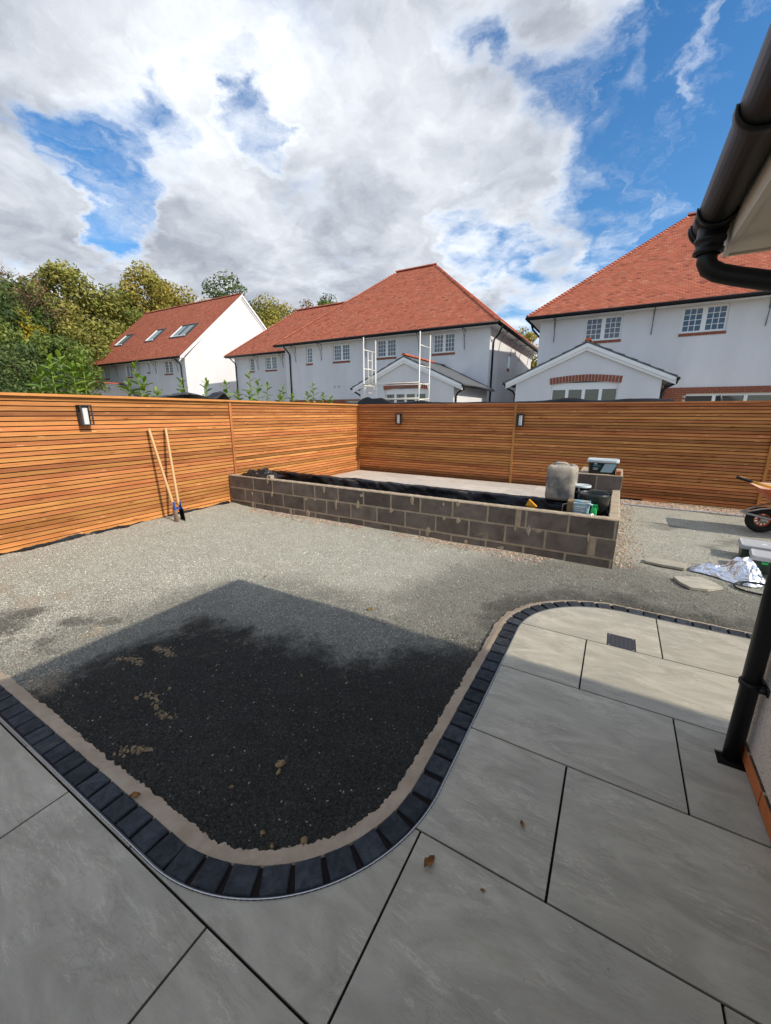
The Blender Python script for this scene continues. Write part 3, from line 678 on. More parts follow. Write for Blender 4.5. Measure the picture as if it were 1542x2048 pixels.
for x in (FX+.026, -1.92, 2.19): fbox('post', M_POST, bf, x-.022, x+.022, FY-.024, FY-.002, -.05, FT-.027)
fbox('capping', M_POST, bf, FX-.06, 6.3, FY-.030, FY+.070, FT-.024, FT+.005)
fbox('top_rail', M_FENCE, bf, FX+.03, 6.3, FY-.004, FY+.030, FT-.0745, FT-.0255)
for i, (a, b_, m_) in enumerate(((.55,.95,M_POST),(.955,2.6,M_PALEWOOD),(2.61,4.2,M_PALEWOOD))): fbox('gravel_board', m_, bf, a, b_, FY-.045, FY-.019, -.075, -.012 if i else .0)
# membrane rolled over the fence tops
def ruffle(name, label, along_x, a, b_, c, z0, hfun, w, seed, th=None):
    n = int((b_-a)/.05); k = 9; vs = []; rs = np.random.default_rng(seed)
    for i in range(n+1):
        u = a+(b_-a)*i/n; h = hfun((u-a)/(b_-a))*(.75+.5*float(fbm(np.array(u*2.2), np.array(seed*1.), seed, 3)))
        for j in range(k):
            tt = j/(k-1); prof = math.sin(math.pi*tt)**.6; ww = w*(.8+.4*float(fbm(np.array(u*1.7), np.array(tt*3), seed+2, 3)))
            q = c+(tt-.5)*ww; z = z0+h*prof*(.8+.4*float(fbm(np.array(u*4.), np.array(tt*4), seed+5, 3)))
            vs.append((u, q, z) if along_x else (q, u, z))
    mb = MB(); mb.add(vs, [(i*k+j, (i+1)*k+j, (i+1)*k+j+1, i*k+j+1) for i in range(n) for j in range(k-1)])
    o = mb.build(name, M_BLACKMEM, None, True); return tag(o, label, 'membrane', 'membrane bundled along the fence tops')
ruffle('membrane_roll', 'black membrane bunched on the rear fence top beside the fence corner', True, -5.92, -1.95, FY+.035, FT+.004, lambda t: .03+.13*math.exp(-((t-.06)/.06)**2)+.12*math.exp(-((t-.17)/.05)**2)+.04*math.exp(-((t-.42)/.09)**2), .10, 3)
ruffle('membrane_roll', 'black membrane lying flat along the rear fence top below the brick arch', True, -1.93, .78, FY+.035, FT+.004, lambda t: .035+.05*math.exp(-((t-.36)/.12)**2)+.03*math.exp(-((t-.8)/.15)**2), .10, 5)
mb = MB(); mb.lathe([(.001,.09),(.02,.085),(.035,.06),(.04,.02),(.045,-.01)], (1.40, FY+.03, FT+.012), 9, 1.1, .8); tag(mb.build('membrane_scrap', M_BLACKMEM, None, True), 'small black membrane scrap on the rear fence top below the patio doors', 'membrane')
mb = MB(); k = 10; vs = []
for i in range(25):
    y = 3.55+i*.06; tt = i/24; h = .04+.10*math.exp(-((tt-.42)/.25)**2)+(.17*max(0, 1-abs(tt-.86)/.10))
    for j in range(k): u = j/(k-1); vs.append((FX-.10-.55*u, y+.02*math.sin(u*5+i), FT-.02+h*math.sin(math.pi*min(1, .25+.75*u))*(.9+.2*random.random())-.04*u))
mb.add(vs, [(i*k+j, (i+1)*k+j, (i+1)*k+j+1, i*k+j+1) for i in range(24) for j in range(k-1)])
tag(mb.build('membrane_sheet', M_BLACKMEM, None, True), 'grey black membrane sheet humped behind the sunlit fence among the laurels', 'membrane')

# wall lanterns
def lantern(label, p, axis):
    th = thing('wall_lantern', label, 'wall light', p, 'box lanterns along the slatted fences')
    def bx(name, mat, boxes, smooth=False):
        mb = MB()
        for b_ in boxes:
            x0, x1, y0, y1, z0, z1 = b_
            if axis == 'x': mb.box(*b_)            # protrudes in +x, width along y
            else: mb.box(p[0]+(y0-p[1]), p[0]+(y1-p[1]), p[1]-(x1-p[0]), p[1]-(x0-p[0]), z0, z1)
        return mb.build(name, mat, th)
    X, Y, Z = p; w, d, h, t_ = .068, .115, .125, .007
    bx('back_plate', M_BRONZE, [(X+.001, X+.012, Y-w+.012, Y+w-.012, Z-h+.01, Z+h-.01)])
    fr = []
    for sy in (-1, 1):
        yy = Y+sy*(w-t_); fr += [(X+d-2*t_, X+d, yy-t_, yy+t_, Z-h+.012, Z+h-.012), (X+.012, X+.012+2*t_, yy-t_, yy+t_, Z-h+.012, Z+h-.012)]
    fr += [(X+.012, X+d, Y-w, Y+w, Z-h, Z-h+.012), (X+.012, X+d, Y-w, Y+w, Z+h-.012, Z+h)]
    bx('frame', M_BRONZE, fr)
    bx('glass_pane', M_CLEAR, [(X+d-.008, X+d-.006, Y-w+.014, Y+w-.014, Z-h+.0125, Z+h-.0125)])
    for sy in (-1, 1): bx('glass_pane', M_CLEAR, [(X+.027, X+d-.015, Y+sy*(w-.007)-.001, Y+sy*(w-.007)+.001, Z-h+.0125, Z+h-.0125)])
    bx('diffuser', M_OPAL, [(X+.030, X+.078, Y-.027, Y+.027, Z-h+.0125, Z+h-.035)])
    bx('lamp_cap', M_IRON, [(X+.030, X+.078, Y-.027, Y+.027, Z+h-.0345, Z+h-.0122)])
lantern('box lantern on the sunlit fence above the post hole digger', (FX+.0005, 2.545, 1.535), 'x')
lantern('box lantern on the shaded rear fence near the fence corner', (-4.68, FY-.0005, 1.437), 'y')
lantern('box lantern on the shaded rear fence right beside a fence post', (-1.80, FY-.0005, 1.437), 'y')

# post hole digger
pd = thing('post_hole_digger', 'post hole digger with two ash handles and blue muddy blades against the fence', 'digger', (-5.575, 3.40, -.03))
for ft, fb in (((-5.880,3.325,1.345),(-5.640,3.392,.245)), ((-5.885,3.578,1.345),(-5.625,3.468,.262))):
    mb = MB(); a = Vector(ft); b_ = Vector(fb); mb.tube([a, a+(b_-a)*.004, a+(b_-a)*.3, b_, b_+(b_-a).normalized()*.05], [.012,.0175,.0185,.0195,.0195], 12); mb.build('handle', M_HANDLE, pd, True)
for cx, cy, sgn in ((-5.612,3.385,-1),(-5.592,3.480,1)):
    mb = MB(); n = 9; vs = []
    for z, w in ((.275,.026),(.19,.030),(.155,.050),(-.02,.052),(-.045,.030)):
        for i in range(n):
            a = -math.pi*.48+math.pi*.96*i/(n-1)
            vs.append((cx-.012+(.275-z)*.12+w*math.sin(a)*.95, cy+sgn*(w*math.cos(a)*.55)-sgn*.012, z))
    mb.add(vs, [(r*n+i, r*n+i+1, (r+1)*n+i+1, (r+1)*n+i) if sgn < 0 else (r*n+i, (r+1)*n+i, (r+1)*n+i+1, r*n+i+1) for r in range(4) for i in range(n-1)], 0)
    mb.m = [0]*(2*(n-1)) + [1]*(2*(n-1)) if sgn < 0 else [0]*(2*(n-1)) + [1]*(2*(n-1))
    o = mb.build('blade', [M_BLUE, M_RUSTY if sgn < 0 else M_BACK], pd, True)
    so_ = o.modifiers.new('thickness', 'SOLIDIFY'); so_.thickness = .004
mb = MB(); mb.bar((-5.615,3.372,.17),(-5.592,3.49,.165), .014, .022); mb.lathe([(.001,.012),(.014,.012),(.014,-.012),(.001,-.012)], (-5.600,3.43,.167), 10); mb.build('hinge', M_BLUE, pd)

# ------------------------------------------------------------------ block planter
pl_ = thing('block_planter', 'long low planter wall of dark concrete blocks with tan mortar', 'planter', (-2.9, 4.64, -.05))
PYF, PT = 4.64, .500
blk_cache = {}
def block(x0, x1, y0, y1, z0, z1, th):
    key = (round(x1-x0, 3), round(y1-y0, 3), round(z1-z0, 3)); cx, cy, cz = (x0+x1)/2, (y0+y1)/2, (z0+z1)/2
    if key not in blk_cache:
        lst = []
        for q in range(3):
            hx, hy, hz = [k_/2 for k_ in key]; e = .006; v = []
            for sx in (-1,1):
                for sy in (-1,1):
                    for sz in (-1,1):
                        for ax in range(3):
                            p = [sx*(hx-e), sy*(hy-e), sz*(hz-e)]; p[ax] += (sx,sy,sz)[ax]*e; v.append([c_+random.uniform(-.002,.002) for c_ in p])
            import bmesh
            bm = bmesh.new(); [bm.verts.new(p) for p in v]; r = bmesh.ops.convex_hull(bm, input=bm.verts); me = bpy.data.meshes.new('concrete_block'); bm.to_mesh(me); bm.free(); me.materials.append(M_BLOCK); lst.append(me)
        blk_cache[key] = lst
    o = link('concrete_block', random.choice(blk_cache[key]), None, Matrix.Translation((cx, cy, cz))); o.parent = th; o.matrix_parent_inverse = wmat(th).inverted(); return o
J = .015
mort = MB()
def course_x(y0, y1, z0, z1, xa, xb, j0, th, step=.45):
    xs = [xa]; x = j0
    while x < xb-.02:
        if x > xa+.03: xs.append(x)
        x += step
    xs.append(xb)
    for a, b_ in zip(xs[:-1], xs[1:]): block(a+(0 if a == xa else J/2), b_-(0 if b_ == xb else J/2), y0, y1, z0, z1, th)
def course_y(x0, x1, z0, z1, ya, yb, j0, th, step=.45):
    ys = [ya]; y = j0
    while y < yb-.02:
        if y > ya+.03: ys.append(y)
        y += step
    ys.append(yb)
    for a, b_ in zip(ys[:-1], ys[1:]): block(x0, x1, a+J/2, b_-(0 if b_ == yb else J/2), z0, z1, th)
XL, XR = -5.90, .125
for i, (z0, z1) in enumerate(((.2865,.4865),(.0620,.2715),(-.17,.0470))):
    course_x(PYF, PYF+.1, z0, z1, XL, XR, -5.30 if i % 2 == 0 else -5.525+.225-.225-0, pl_)
    course_y(XR-.1, XR, z0, z1, PYF+.1, 6.52, PYF+.1+(.44 if i % 2 else .33), pl_)
    course_x(5.55, 5.65, z0, min(z1, .44), XL+.05, XR-.112, -5.4+(.2 if i % 2 else 0), pl_)
mort.box(XL-.002, XR-.003, PYF+.0022, PYF+.094, -.12, PT-.013); mort.box(XR-.094, XR-.0022, PYF+.09, 6.5, -.12, PT-.0132)
mo = mort.build('mortar', M_MORTAR, pl_)
# uneven mortar bed on top of the wall
mb = MB(); n = 150; vs = []
for i in range(n+1):
    x = XL+(XR-XL)*i/n; a = random.uniform(-.004,.003); c_ = random.uniform(-.004,.004)
    vs += [(x, PYF-.001+a*.6, PT-.0125), (x, PYF+.006+a, PT+c_*.6), (x, PYF+.09+a, PT+.002+c_*.5), (x, PYF+.101+a, PT-.0125)]
mb.add(vs, [(i*4+j, (i+1)*4+j, (i+1)*4+j+1, i*4+j+1) for i in range(n) for j in range(3)])
n = 50; vs = []
for i in range(n+1):
    y = PYF+.09+(6.52-PYF-.09)*i/n; a = random.uniform(-.004,.003); c_ = random.uniform(-.004,.004)
    vs += [(XR-.101+a, y, PT-.0125), (XR-.094+a, y, PT+c_), (XR-.008+a, y, PT+.001-c_), (XR+.001+a*.5, y, PT-.0125)]
mb.add(vs, [(i*4+j, i*4+j+1, (i+1)*4+j+1, (i+1)*4+j) for i in range(n) for j in range(3)])
mb.build('mortar_bed', M_MORTAR, pl_)
# mortar smears left on the face
mb = MB(); rs = random.Random(5)
for q in range(26):
    x = rs.uniform(XL+.4, XR-.06); z = rs.choice([.279, .279, .0545, .49])+rs.uniform(-.07,.0); n = 11; w, h = rs.uniform(.012,.045), rs.uniform(.02,.09)
    pts = [(x+w*math.cos(2*math.pi*i/n)*rs.uniform(.5,1.1), z+h*math.sin(2*math.pi*i/n)*rs.uniform(.5,1.1)) for i in range(n)]
    mb.add([(a, PYF-.0045, c_) for a, c_ in pts]+[(x, PYF-.0065, z)]+[(a, PYF+.004, c_) for a, c_ in pts], [((i+1)%n, i, n) for i in range(n)]+[(i, (i+1)%n, n+1+(i+1)%n, n+1+i) for i in range(n)])
mb.box(-.115,-.060, PYF-.0035, PYF+.004, .052, .276); mb.box(-.92,-.86, PYF-.0035, PYF+.004, .285, .487)
mb.build('mortar_smears', M_MORTAR, pl_)['kind'] = 'stuff'
# soil and liner
mb = MB(); mb.box(XL, XR-.103, PYF+.102, 5.548, .15, .30); mb.build('liner_bed', M_BLACKMEM, pl_)
def sheet(name, n, m, fn, mat, th, smooth=True):
    mb = MB(); mb.add([fn(i/n, j/m) for i in range(n+1) for j in range(m+1)], [(i*(m+1)+j, (i+1)*(m+1)+j, (i+1)*(m+1)+j+1, i*(m+1)+j+1) for i in range(n) for j in range(m)])
    return mb.build(name, mat, th, smooth)
def fb(a, b_, s=0, o=4): return float(fbm(np.array(a*1.), np.array(b_*1.), s, o))
def liner_back(u, v):
    x = XL+.06+(XR-.10-XL-.06)*u; a = (abs(fb(x*2.6+v*1.5, v*1.5, 4)-.5)*2.6-.4)+.35*(abs(fb(x*7-v*3, v*2, 6)-.5)*2-.3); c_ = fb(x*1.3, 0, 8)-.5
    prof = [(5.50,.30),(5.515,.40),(5.53,.455),(5.60,.47),(5.675,.455),(5.70,.33),(5.71,.20)]
    q = v*6; i = min(5, int(q)); f = q-i; y = prof[i][0]+(prof[i+1][0]-prof[i][0])*f; z = prof[i][1]+(prof[i+1][1]-prof[i][1])*f
    return (x, y-.055*a-.10*c_*(1 if v > .3 else .6), z+.035*a+.03*c_)
sheet('liner_back', 300, 18, liner_back, M_BLACKMEM, pl_)
def liner_front(u, v):
    x = XL+.06+(XR-.13-XL-.06)*u; a = abs(fb(x*3.2+4+v, v*2, 14)-.5)*2.4-.4; return (x, 4.765+.10*v**2+.05*a, .455-.14*v+.02*a+.03*(fb(x*1.5, 3, 2)-.5))
sheet('liner_front', 280, 8, liner_front, M_BLACKMEM, pl_)
# crumpled membrane on the wall end
def crumple(u, v):
    x = -5.72+.72*u; y = 4.66+.42*v; e = math.sin(math.pi*u)**.5*math.sin(math.pi*v)**.5; a = fb(u*6, v*5, 31); b_ = fb(u*14, v*12, 35)
    return (x+.03*(b_-.5), y+.04*(a-.5), .505+e*(.02+.13*abs(a-.45)*2+.05*b_)-.02*(1-e))
o = sheet('membrane_bundle', 34, 22, crumple, M_BLACKMEM, None, False); tag(o, 'crumpled black membrane bundle on the planter wall against the sunlit fence', 'membrane')
mb = MB(); mb.cbox(-4.98,-4.90, 4.66, 4.74, .503, .555, .004); tag(mb.build('mortar_offcut', M_HAUNCH), 'small pale mortar offcut beside the crumpled membrane on the planter', 'offcut')
# pier of blocks at the back
pr = thing('block_pier', 'raised block pier with tan mortared top behind the planter end', 'pier', (-.15, 6.95, -.05))
for i, (z0, z1) in enumerate(((.485,.690),(.26,.474),(.035,.249),(-.17,.024))):
    course_x(6.53, 6.63, z0, z1, -.44, .135, -.19 if i % 2 == 0 else -.05, pr); course_y(.035, .135, z0, z1, 6.63, 7.40, 7.0, pr); course_y(-.44, -.34, z0, z1, 6.63, 7.40, 7.1, pr)
mb = MB(); mb.box(-.436,.131, 6.535, 7.396, -.12, .694); mb.build('mortar', M_MORTAR, pr)
mb = MB(); mb.cbox(-.442,.137, 6.528, 7.402, .6945, .706, .004); mb.build('mortar_bed', M_MORTAR, pr)

# rear patio of pale slabs
mb = MB(); mb.box(-5.90, -.46, 5.72, FY-.03, -.06, .080); rp = struct(mb.build('rear_patio', M_JOINT), label='pale slab patio in the fence corner behind the planter')
me = None; row = 0; y = 5.73
while y < FY-.1:
    y1 = min(y+.60, FY-.09); x = -5.84-(.45 if row % 2 else 0)
    while x < -.5:
        a, b_ = max(x, -5.84), min(x+.90, -.47)
        if b_-a > .05:
            mb = MB(); mb.box(-(b_-a)/2+.003, (b_-a)/2-.003, -(y1-y)/2+.003, (y1-y)/2-.003, .0805, .098); o = mb.build('slab', M_SLAB2); o.location = ((a+b_)/2, (y+y1)/2, 0); o.parent = rp
        x += .904
    y += .604; row += 1
# small edging along the pebble strip
mb = MB(); mb.box(.22, 4.3, 8.185, 8.255, -.09, -.026); es = struct(mb.build('strip_edging', M_HAUNCH), label='thin edging of grey setts along the pebble strip')
s0 = None; x = .28
while x < 4.2:
    if s0 is None: q = MB(); q.cbox(-.048,.048,-.03,.03,-.03,.012,.004); s0 = q.build('sett', M_GREYP); o = s0
    else: o = link('sett', s0.data)
    o.location = (x, 8.22, -.022); o.parent = es; x += .105

# ------------------------------------------------------------------ things on and in the planter
def rbox(x0, x1, y0, y1, z0, z1, r, n=5, taper=0.0):       # box with rounded vertical edges, tapering towards the bottom
    def ring(z, tp):
        pts = []
        for cx, cy, a0 in ((x1-r,y1-r,0),(x0+r,y1-r,90),(x0+r,y0+r,180),(x1-r,y0+r,270)):
            for i in range(n+1):
                a = R(a0+90*i/n); px, py = cx+r*math.cos(a), cy+r*math.sin(a); mx, my = (x0+x1)/2, (y0+y1)/2
                pts.append((mx+(px-mx)*(1-tp), my+(py-my)*(1-tp), z))
        return pts
    return ring
def rsolid(mb, rings, mi=0, caps=True):
    n = len(rings[0]); vs = [p for q in rings for p in q]
    fs = [(i*n+j, i*n+(j+1)%n, (i+1)*n+(j+1)%n, (i+1)*n+j) for i in range(len(rings)-1) for j in range(n)]
    if caps: fs += [tuple(reversed(range(n))), tuple(range((len(rings)-1)*n, len(rings)*n))]
    mb.add(vs, fs, mi)
# plastic drum
dr = thing('plastic_drum', 'grey plastic drum caked in pale mortar dust standing on the planter', 'drum', (-.56, 5.62, .47))
ring = rbox(-.745,-.385, 5.45, 5.76, 0, 0, .075); mb = MB()
rsolid(mb, [ring(.475,.12), ring(.49,.04), ring(.52,.0), ring(.60,.012), ring(.62,0), ring(.86,0), ring(.895,.03), ring(.915,.12), ring(.92,.22)])
dr_b = mb.build('body', M_DRUM, dr, True)
mb = MB(); mb.tube([(-.68,5.6,.915),(-.68,5.6,.938),(-.64,5.6,.945),(-.55,5.6,.945),(-.52,5.6,.938),(-.52,5.6,.912)], .016, 8); mb.build('handle', M_DRUM, dr, True)
mb = MB(); mb.lathe([(.03,-.03),(.03,.016),(.026,.020),(.001,.020)], (-.455,5.60,.918), 14); mb.build('cap', M_DRUM, dr, True)
def bucket(name, label, cx, cy, z0, r0, r1, h, body, lid, sx=1, sy=1, lab=None):
    th = thing(name, label, 'bucket', (cx, cy, z0)); mb = MB()
    mb.lathe([(.001,0),(r0,0),(r1*.985,h*.9),(r1,h*.9),(r1,h*.97)], (cx, cy, z0), 26, sx, sy); mb.build('body', body, th, True)
    mb = MB(); mb.lathe([(r1*1.05,h*.90),(r1*1.05,h*1.0),(r1*.98,h*1.02),(r1*.93,h*.99),(.001,h*.99)], (cx, cy, z0), 26, sx, sy); mb.build('lid', lid, th, True)
    return th
bt = bucket('lidded_bucket', 'dark round bucket with a pale lid squeezed behind the dusty drum', -.315, 5.60, .475, .085, .10, .205, M_BLK, M_LIDP)
mb = MB(); mb.tube([(-.315+.107*math.cos(a), 5.60+.107*math.sin(a), .60-.05*math.sin((a+2.6)/2.2*math.pi) if False else .60) for a in np.linspace(-2.4, -.5, 10)], .003, 6); mb.build('bail_handle', M_STEEL, bt, True)
mb = MB(); n = 8; vs = [(-.315+.0975*math.cos(a), 5.60+.0975*math.sin(a), z) for z in (.53,.60) for a in np.linspace(-1.9,-1.2,n)]; mb.add(vs, [(i, i+1, n+i+1, n+i) for i in range(n-1)]); mb.build('paper_label', M_TEAL, bt, True)
# tub on the pier
tb = thing('plastic_tub', 'oblong dark tub with pale lid and teal label on the block pier', 'tub', (-.14, 6.72, .707))
ring = rbox(-.335,.055, 6.60, 6.86, 0, 0, .05, taper=0); mb = MB(); rsolid(mb, [ring(.7065,.10), ring(.72,.09), ring(.865,.01), ring(.885,0)]); mb.build('body', M_BLK, tb, True)
ring2 = rbox(-.35,.07, 6.585, 6.875, 0, 0, .055); mb = MB(); rsolid(mb, [ring2(.872,.02), ring2(.876,0), ring2(.905,0), ring2(.915,.03), ring2(.913,.06)]); mb.build('lid', M_LIDP, tb, True)
def lab_quad(x0, x1, z0, z1, sk=0, y=6.6, dy=0):
    mb = MB(); t_ = lambda z: y+.012*(.885-z)/.17+dy; mb.add([(x0, t_(z0)-.003, z0),(x1, t_(z0)-.003, z0),(x1+sk, t_(z1)-.003, z1),(x0+sk, t_(z1)-.003, z1)], [(0,1,2,3)]); return mb
lab_quad(-.16,-.01,.735,.862,.05).build('label_panel', M_PBLUE, tb)
lab_quad(-.26,-.165,.815,.832).build('label_text', M_TEAL, tb); lab_quad(-.25,-.21,.845,.858).build('label_text', M_WHITE, tb); lab_quad(-.26,-.19,.785,.792).build('label_text', M_WHITE, tb); lab_quad(-.26,-.20,.765,.771).build('label_text', M_WHITE, tb)
mb = MB(); mb.cbox(.045,.105, 6.56, 6.70, .7065, .765, .004); tag(mb.build('brick', M_BRICKO), 'orange red brick half lying on the block pier beside the tub', 'brick')
# mortar tub with handle, flexi tub, packages
wt = thing('mixing_tub', 'mortar smeared tub with pale blue label and wire handle in the planter end', 'tub', (-.30, 5.02, .3))
ring = rbox(-.405,-.175, 4.90, 5.09, 0, 0, .03); mb = MB(); rsolid(mb, [ring(.3005,.10), ring(.56,.02), ring(.575,0), ring(.585,0), ring(.582,.05), ring(.55,.08)]); mb.build('body', M_PBLUE, wt, True)
mb = MB(); mb.box(-.4085,-.345, 4.897, 5.07, .36, .592); mb.build('mortar_crust', M_CLOD, wt)
mb = MB()
for z, x0, x1 in ((.535,-.325,-.22),(.515,-.33,-.24),(.49,-.325,-.225),(.465,-.33,-.25),(.44,-.325,-.235)): mb.box(x0, x1, 4.894, 4.8985, z, z+.007)
mb.build('label_text', M_WHITE, wt)
mb = MB(); mb.tube([(-.41,4.95,.555),(-.455,4.95,.54),(-.46,4.95,.47),(-.45,4.95,.41),(-.405,4.95,.39)], .005, 6); mb.build('wire_handle', M_STEEL, wt, True)
mb = MB(); mb.tube([(-.345,4.93,.600),(-.20,4.91,.585),(-.145,4.91,.570)], .012, 8); mb.build('strap', M_PBLUE, wt, True)
mb = MB(); mb.box(-.235,-.195, 4.905, 4.93, .588, .603); mb.build('clip', M_YELLOW, wt)
sg = thing('spray_bottle', 'bright green spray bottle leaning beside the mixing tub', 'bottle', (-.13, 5.0, .3))
mb = MB(); ring = rbox(-.165,-.10, 4.97, 5.03, 0, 0, .018); rsolid(mb, [ring(.3005,.1), ring(.42,0), ring(.50,0), ring(.535,.35), ring(.55,.55)]); mb.build('body', M_GREEN, sg, True)
mb = MB(); mb.box(-.14,-.10, 4.975, 5.0, .548, .565); mb.bar((-.105,4.987,.556),(-.092,4.987,.51), .01); mb.build('trigger', M_GREEN, sg)
fl = thing('flexible_bucket', 'black rubber bucket with grab handles in the planter corner', 'bucket', (-.10, 5.28, .3))
mb = MB(); mb.lathe([(.001,.012),(.125,.012),(.163,.335),(.170,.352),(.176,.349),(.172,.32),(.133,0),(.001,0)], (-.155, 5.27, .3005), 28); mb.build('body', M_BLK, fl, True)
for sx in (-1, 1):
    cx = -.155+sx*.165; mb = MB(); mb.tube([(cx, 5.27-.05, .637), (cx+sx*.012, 5.27-.045, .675), (cx+sx*.012, 5.27+.045, .675), (cx, 5.27+.05, .637)], .011, 8); mb.build('grab_handle', M_BLK, fl, True)
def foil(name, label, c, size, seed, n=16, m=11):
    mb = MB(); rs = random.Random(seed); vs = []
    for i in range(n):
        for j in range(m):
            a = 2*math.pi*i/n; p = -math.pi/2+math.pi*j/(m-1); rr = .72+.55*fb(i*.9+seed, j*.8, seed)+rs.uniform(-.09,.09)
            if i == n-1: rr = .9
            vs.append((c[0]+size[0]*rr*math.cos(a)*math.cos(p), c[1]+size[1]*rr*math.sin(a)*math.cos(p), max(c[2]+.003, c[2]+size[2]*(.8+rr*math.sin(p)))))
    mb.add(vs, [(i*m+j, ((i+1)%n)*m+j, ((i+1)%n)*m+j+1, i*m+j+1) for i in range(n) for j in range(m-1)]); o = mb.build(name, M_FOIL); tag(o, label, 'packet'); return o
foil('foil_packet', 'small crumpled silver packet in front of the mixing tub', (-.155,4.87,.34), (.065,.05,.08), 3, 9, 7)
foil('foil_packet', 'small crumpled silver packet in the corner of the planter', (-.02,4.84,.30), (.04,.06,.10), 8, 9, 7)
yt = MB(); yt.add([(-.90,5.08,.445),(-.76,5.06,.445),(-.77,5.14,.445),(-.89,5.16,.445),(-.865,5.09,.525),(-.80,5.07,.475),(-.81,5.12,.475),(-.865,5.13,.525)], [(0,3,2,1),(4,5,6,7),(0,1,5,4),(1,2,6,5),(2,3,7,6),(3,0,4,7)])
yt.box(-.88,-.79, 5.085, 5.13, .30, .446)
tag(yt.build('float_handle', M_YELLOW), 'yellow plastic float handle lying on the black planter liner', 'tool')

# ------------------------------------------------------------------ right hand side: barrow, crates, foil bag, offcuts
wb = thing('wheelbarrow', 'orange wheelbarrow with black tyre parked by the rear fence', 'wheelbarrow', (2.25, 7.2, -.03))
wc = Vector((1.875, 7.20, .148)); WR = .183
def torus(mb, c, Rr, r, n=32, k=12, flat=1.0):
    vs = [(c.x+(Rr+r*math.cos(b_))*math.cos(a), c.y+r*flat*math.sin(b_), c.z+(Rr+r*math.cos(b_))*math.sin(a)) for a in [2*math.pi*i/n for i in range(n)] for b_ in [2*math.pi*j/k for j in range(k)]]
    mb.add(vs, [(i*k+j, i*k+(j+1)%k, ((i+1)%n)*k+(j+1)%k, ((i+1)%n)*k+j) for i in range(n) for j in range(k)])
mb = MB(); torus(mb, wc, WR-.048, .048, 36, 12, .95); wheel = mb.build('wheel', M_RUBBER, wb, True)
mb = MB(); torus(mb, wc, .087, .010, 28, 8, 2.2)
for i in range(10):
    a = 2*math.pi*i/10; mb.bar(wc+Vector((.025*math.cos(a),-.012,.025*math.sin(a))), wc+Vector((.085*math.cos(a),-.018,.085*math.sin(a))), .010, .014)
mb.xform(Matrix.Identity(4)); mb.tube([wc+Vector((0,-.045,0)), wc+Vector((0,.045,0))], .028, 12); mb.build('rim', M_ORANGE, wheel, True)
fr = MB()
for sy in (-1, 1):
    fr.tube([wc+Vector((-.21,sy*.045,.085)), wc+Vector((-.235,sy*.02,.088)), wc+Vector((-.235,0,.088))], .011, 8)
    fr.tube([wc+Vector((-.21,sy*.05,.085)), wc+Vector((.05,sy*.085,.035)), wc+Vector((.45,sy*.22,.06)), wc+Vector((1.0,sy*.28,.28)), wc+Vector((1.32,sy*.29,.38))], .015, 10)
    fr.tube([wc+Vector((-.21,sy*.045,.088)), wc+Vector((-.05,sy*.10,.17)), wc+Vector((.10,sy*.16,.22))], .011, 8)
    fr.tube([wc+Vector((.55,sy*.22,.10)), wc+Vector((.62,sy*.22,-.178)), wc+Vector((.74,sy*.22,-.178)), wc+Vector((.85,sy*.25,.20))], .014, 8)
    fr.box(wc.x-.03, wc.x+.045, wc.y+sy*.062-.004, wc.y+sy*.062+.004, wc.z-.03, wc.z+.04)
fr.build('frame', M_STEEL, wb, True)
tray = MB(); n = 7
def trayring(z, x0, x1, w): return rbox(x0, x1, wc.y-w, wc.y+w, 0, 0, .07, n)(z, 0)
rsolid(tray, [trayring(.27, 2.10, 2.55, .14), trayring(.36, 1.98, 2.66, .20), trayring(.60, 1.735, 2.86, .315), trayring(.612, 1.705, 2.90, .335), trayring(.622, 1.71, 2.895, .330)], 0, False)
rsolid(tray, [trayring(.622, 1.71, 2.895, .330), trayring(.606, 1.755, 2.84, .300), trayring(.37, 2.0, 2.64, .19), trayring(.285, 2.11, 2.54, .13)], 1, False)
kk = 4*(n+1); tray.add(trayring(.285, 2.11, 2.54, .13), [tuple(range(kk))], 1); tray.add(trayring(.27, 2.10, 2.55, .14), [tuple(reversed(range(kk)))], 0)
tray.build('tray', [M_ORANGE, M_ORTOP], wb, True)
sh = thing('shovel', 'shovel with black grip and yellow shaft lying across the wheelbarrow tray', 'shovel', (2.2, 7.0, .6))
a = Vector((1.470,7.02,.738)); b_ = Vector((2.62,6.99,.40)); d = (b_-a).normalized()
mb = MB(); mb.tube([a+d*.17, a+d*.9], .0165, 10); mb.build('shaft', M_YELLOW, sh, True)
mb = MB(); mb.tube([a, a+d*.006, a+d*.02, a+d*.10, a+d*.16, a+d*.18], [.012,.019,.021,.019,.021,.018], 12); mb.build('grip', M_RUBBER, sh, True)
mb = MB(); mb.add([tuple(a+d*t_+Vector((0,s_,z_))) for t_, s_, z_ in ((.03,-.012,.021),(.11,-.012,.021),(.11,.012,.021),(.03,.012,.021),(.04,-.008,.026),(.10,-.008,.026),(.10,.008,.026),(.04,.008,.026))], [(4,5,6,7),(0,1,5,4),(1,2,6,5),(2,3,7,6),(3,0,4,7)]); mb.build('grip_cap', M_PALEWOOD, sh)
mb = MB(); e = a+d*.88; vs = []
for i in range(6):
    for j in range(7): u = i/5; v = j/6-.5; vs.append(tuple(e+d*(.26*u)+Vector((0, v*.19*(1-.3*u**3), .05*(v*v)*4*.3-.008))))
mb.add(vs, [(i*7+j, (i+1)*7+j, (i+1)*7+j+1, i*7+j+1) for i in range(5) for j in range(6)]); o = mb.build('blade', M_STEEL, sh, True); o.modifiers.new('thickness', 'SOLIDIFY').thickness = .003
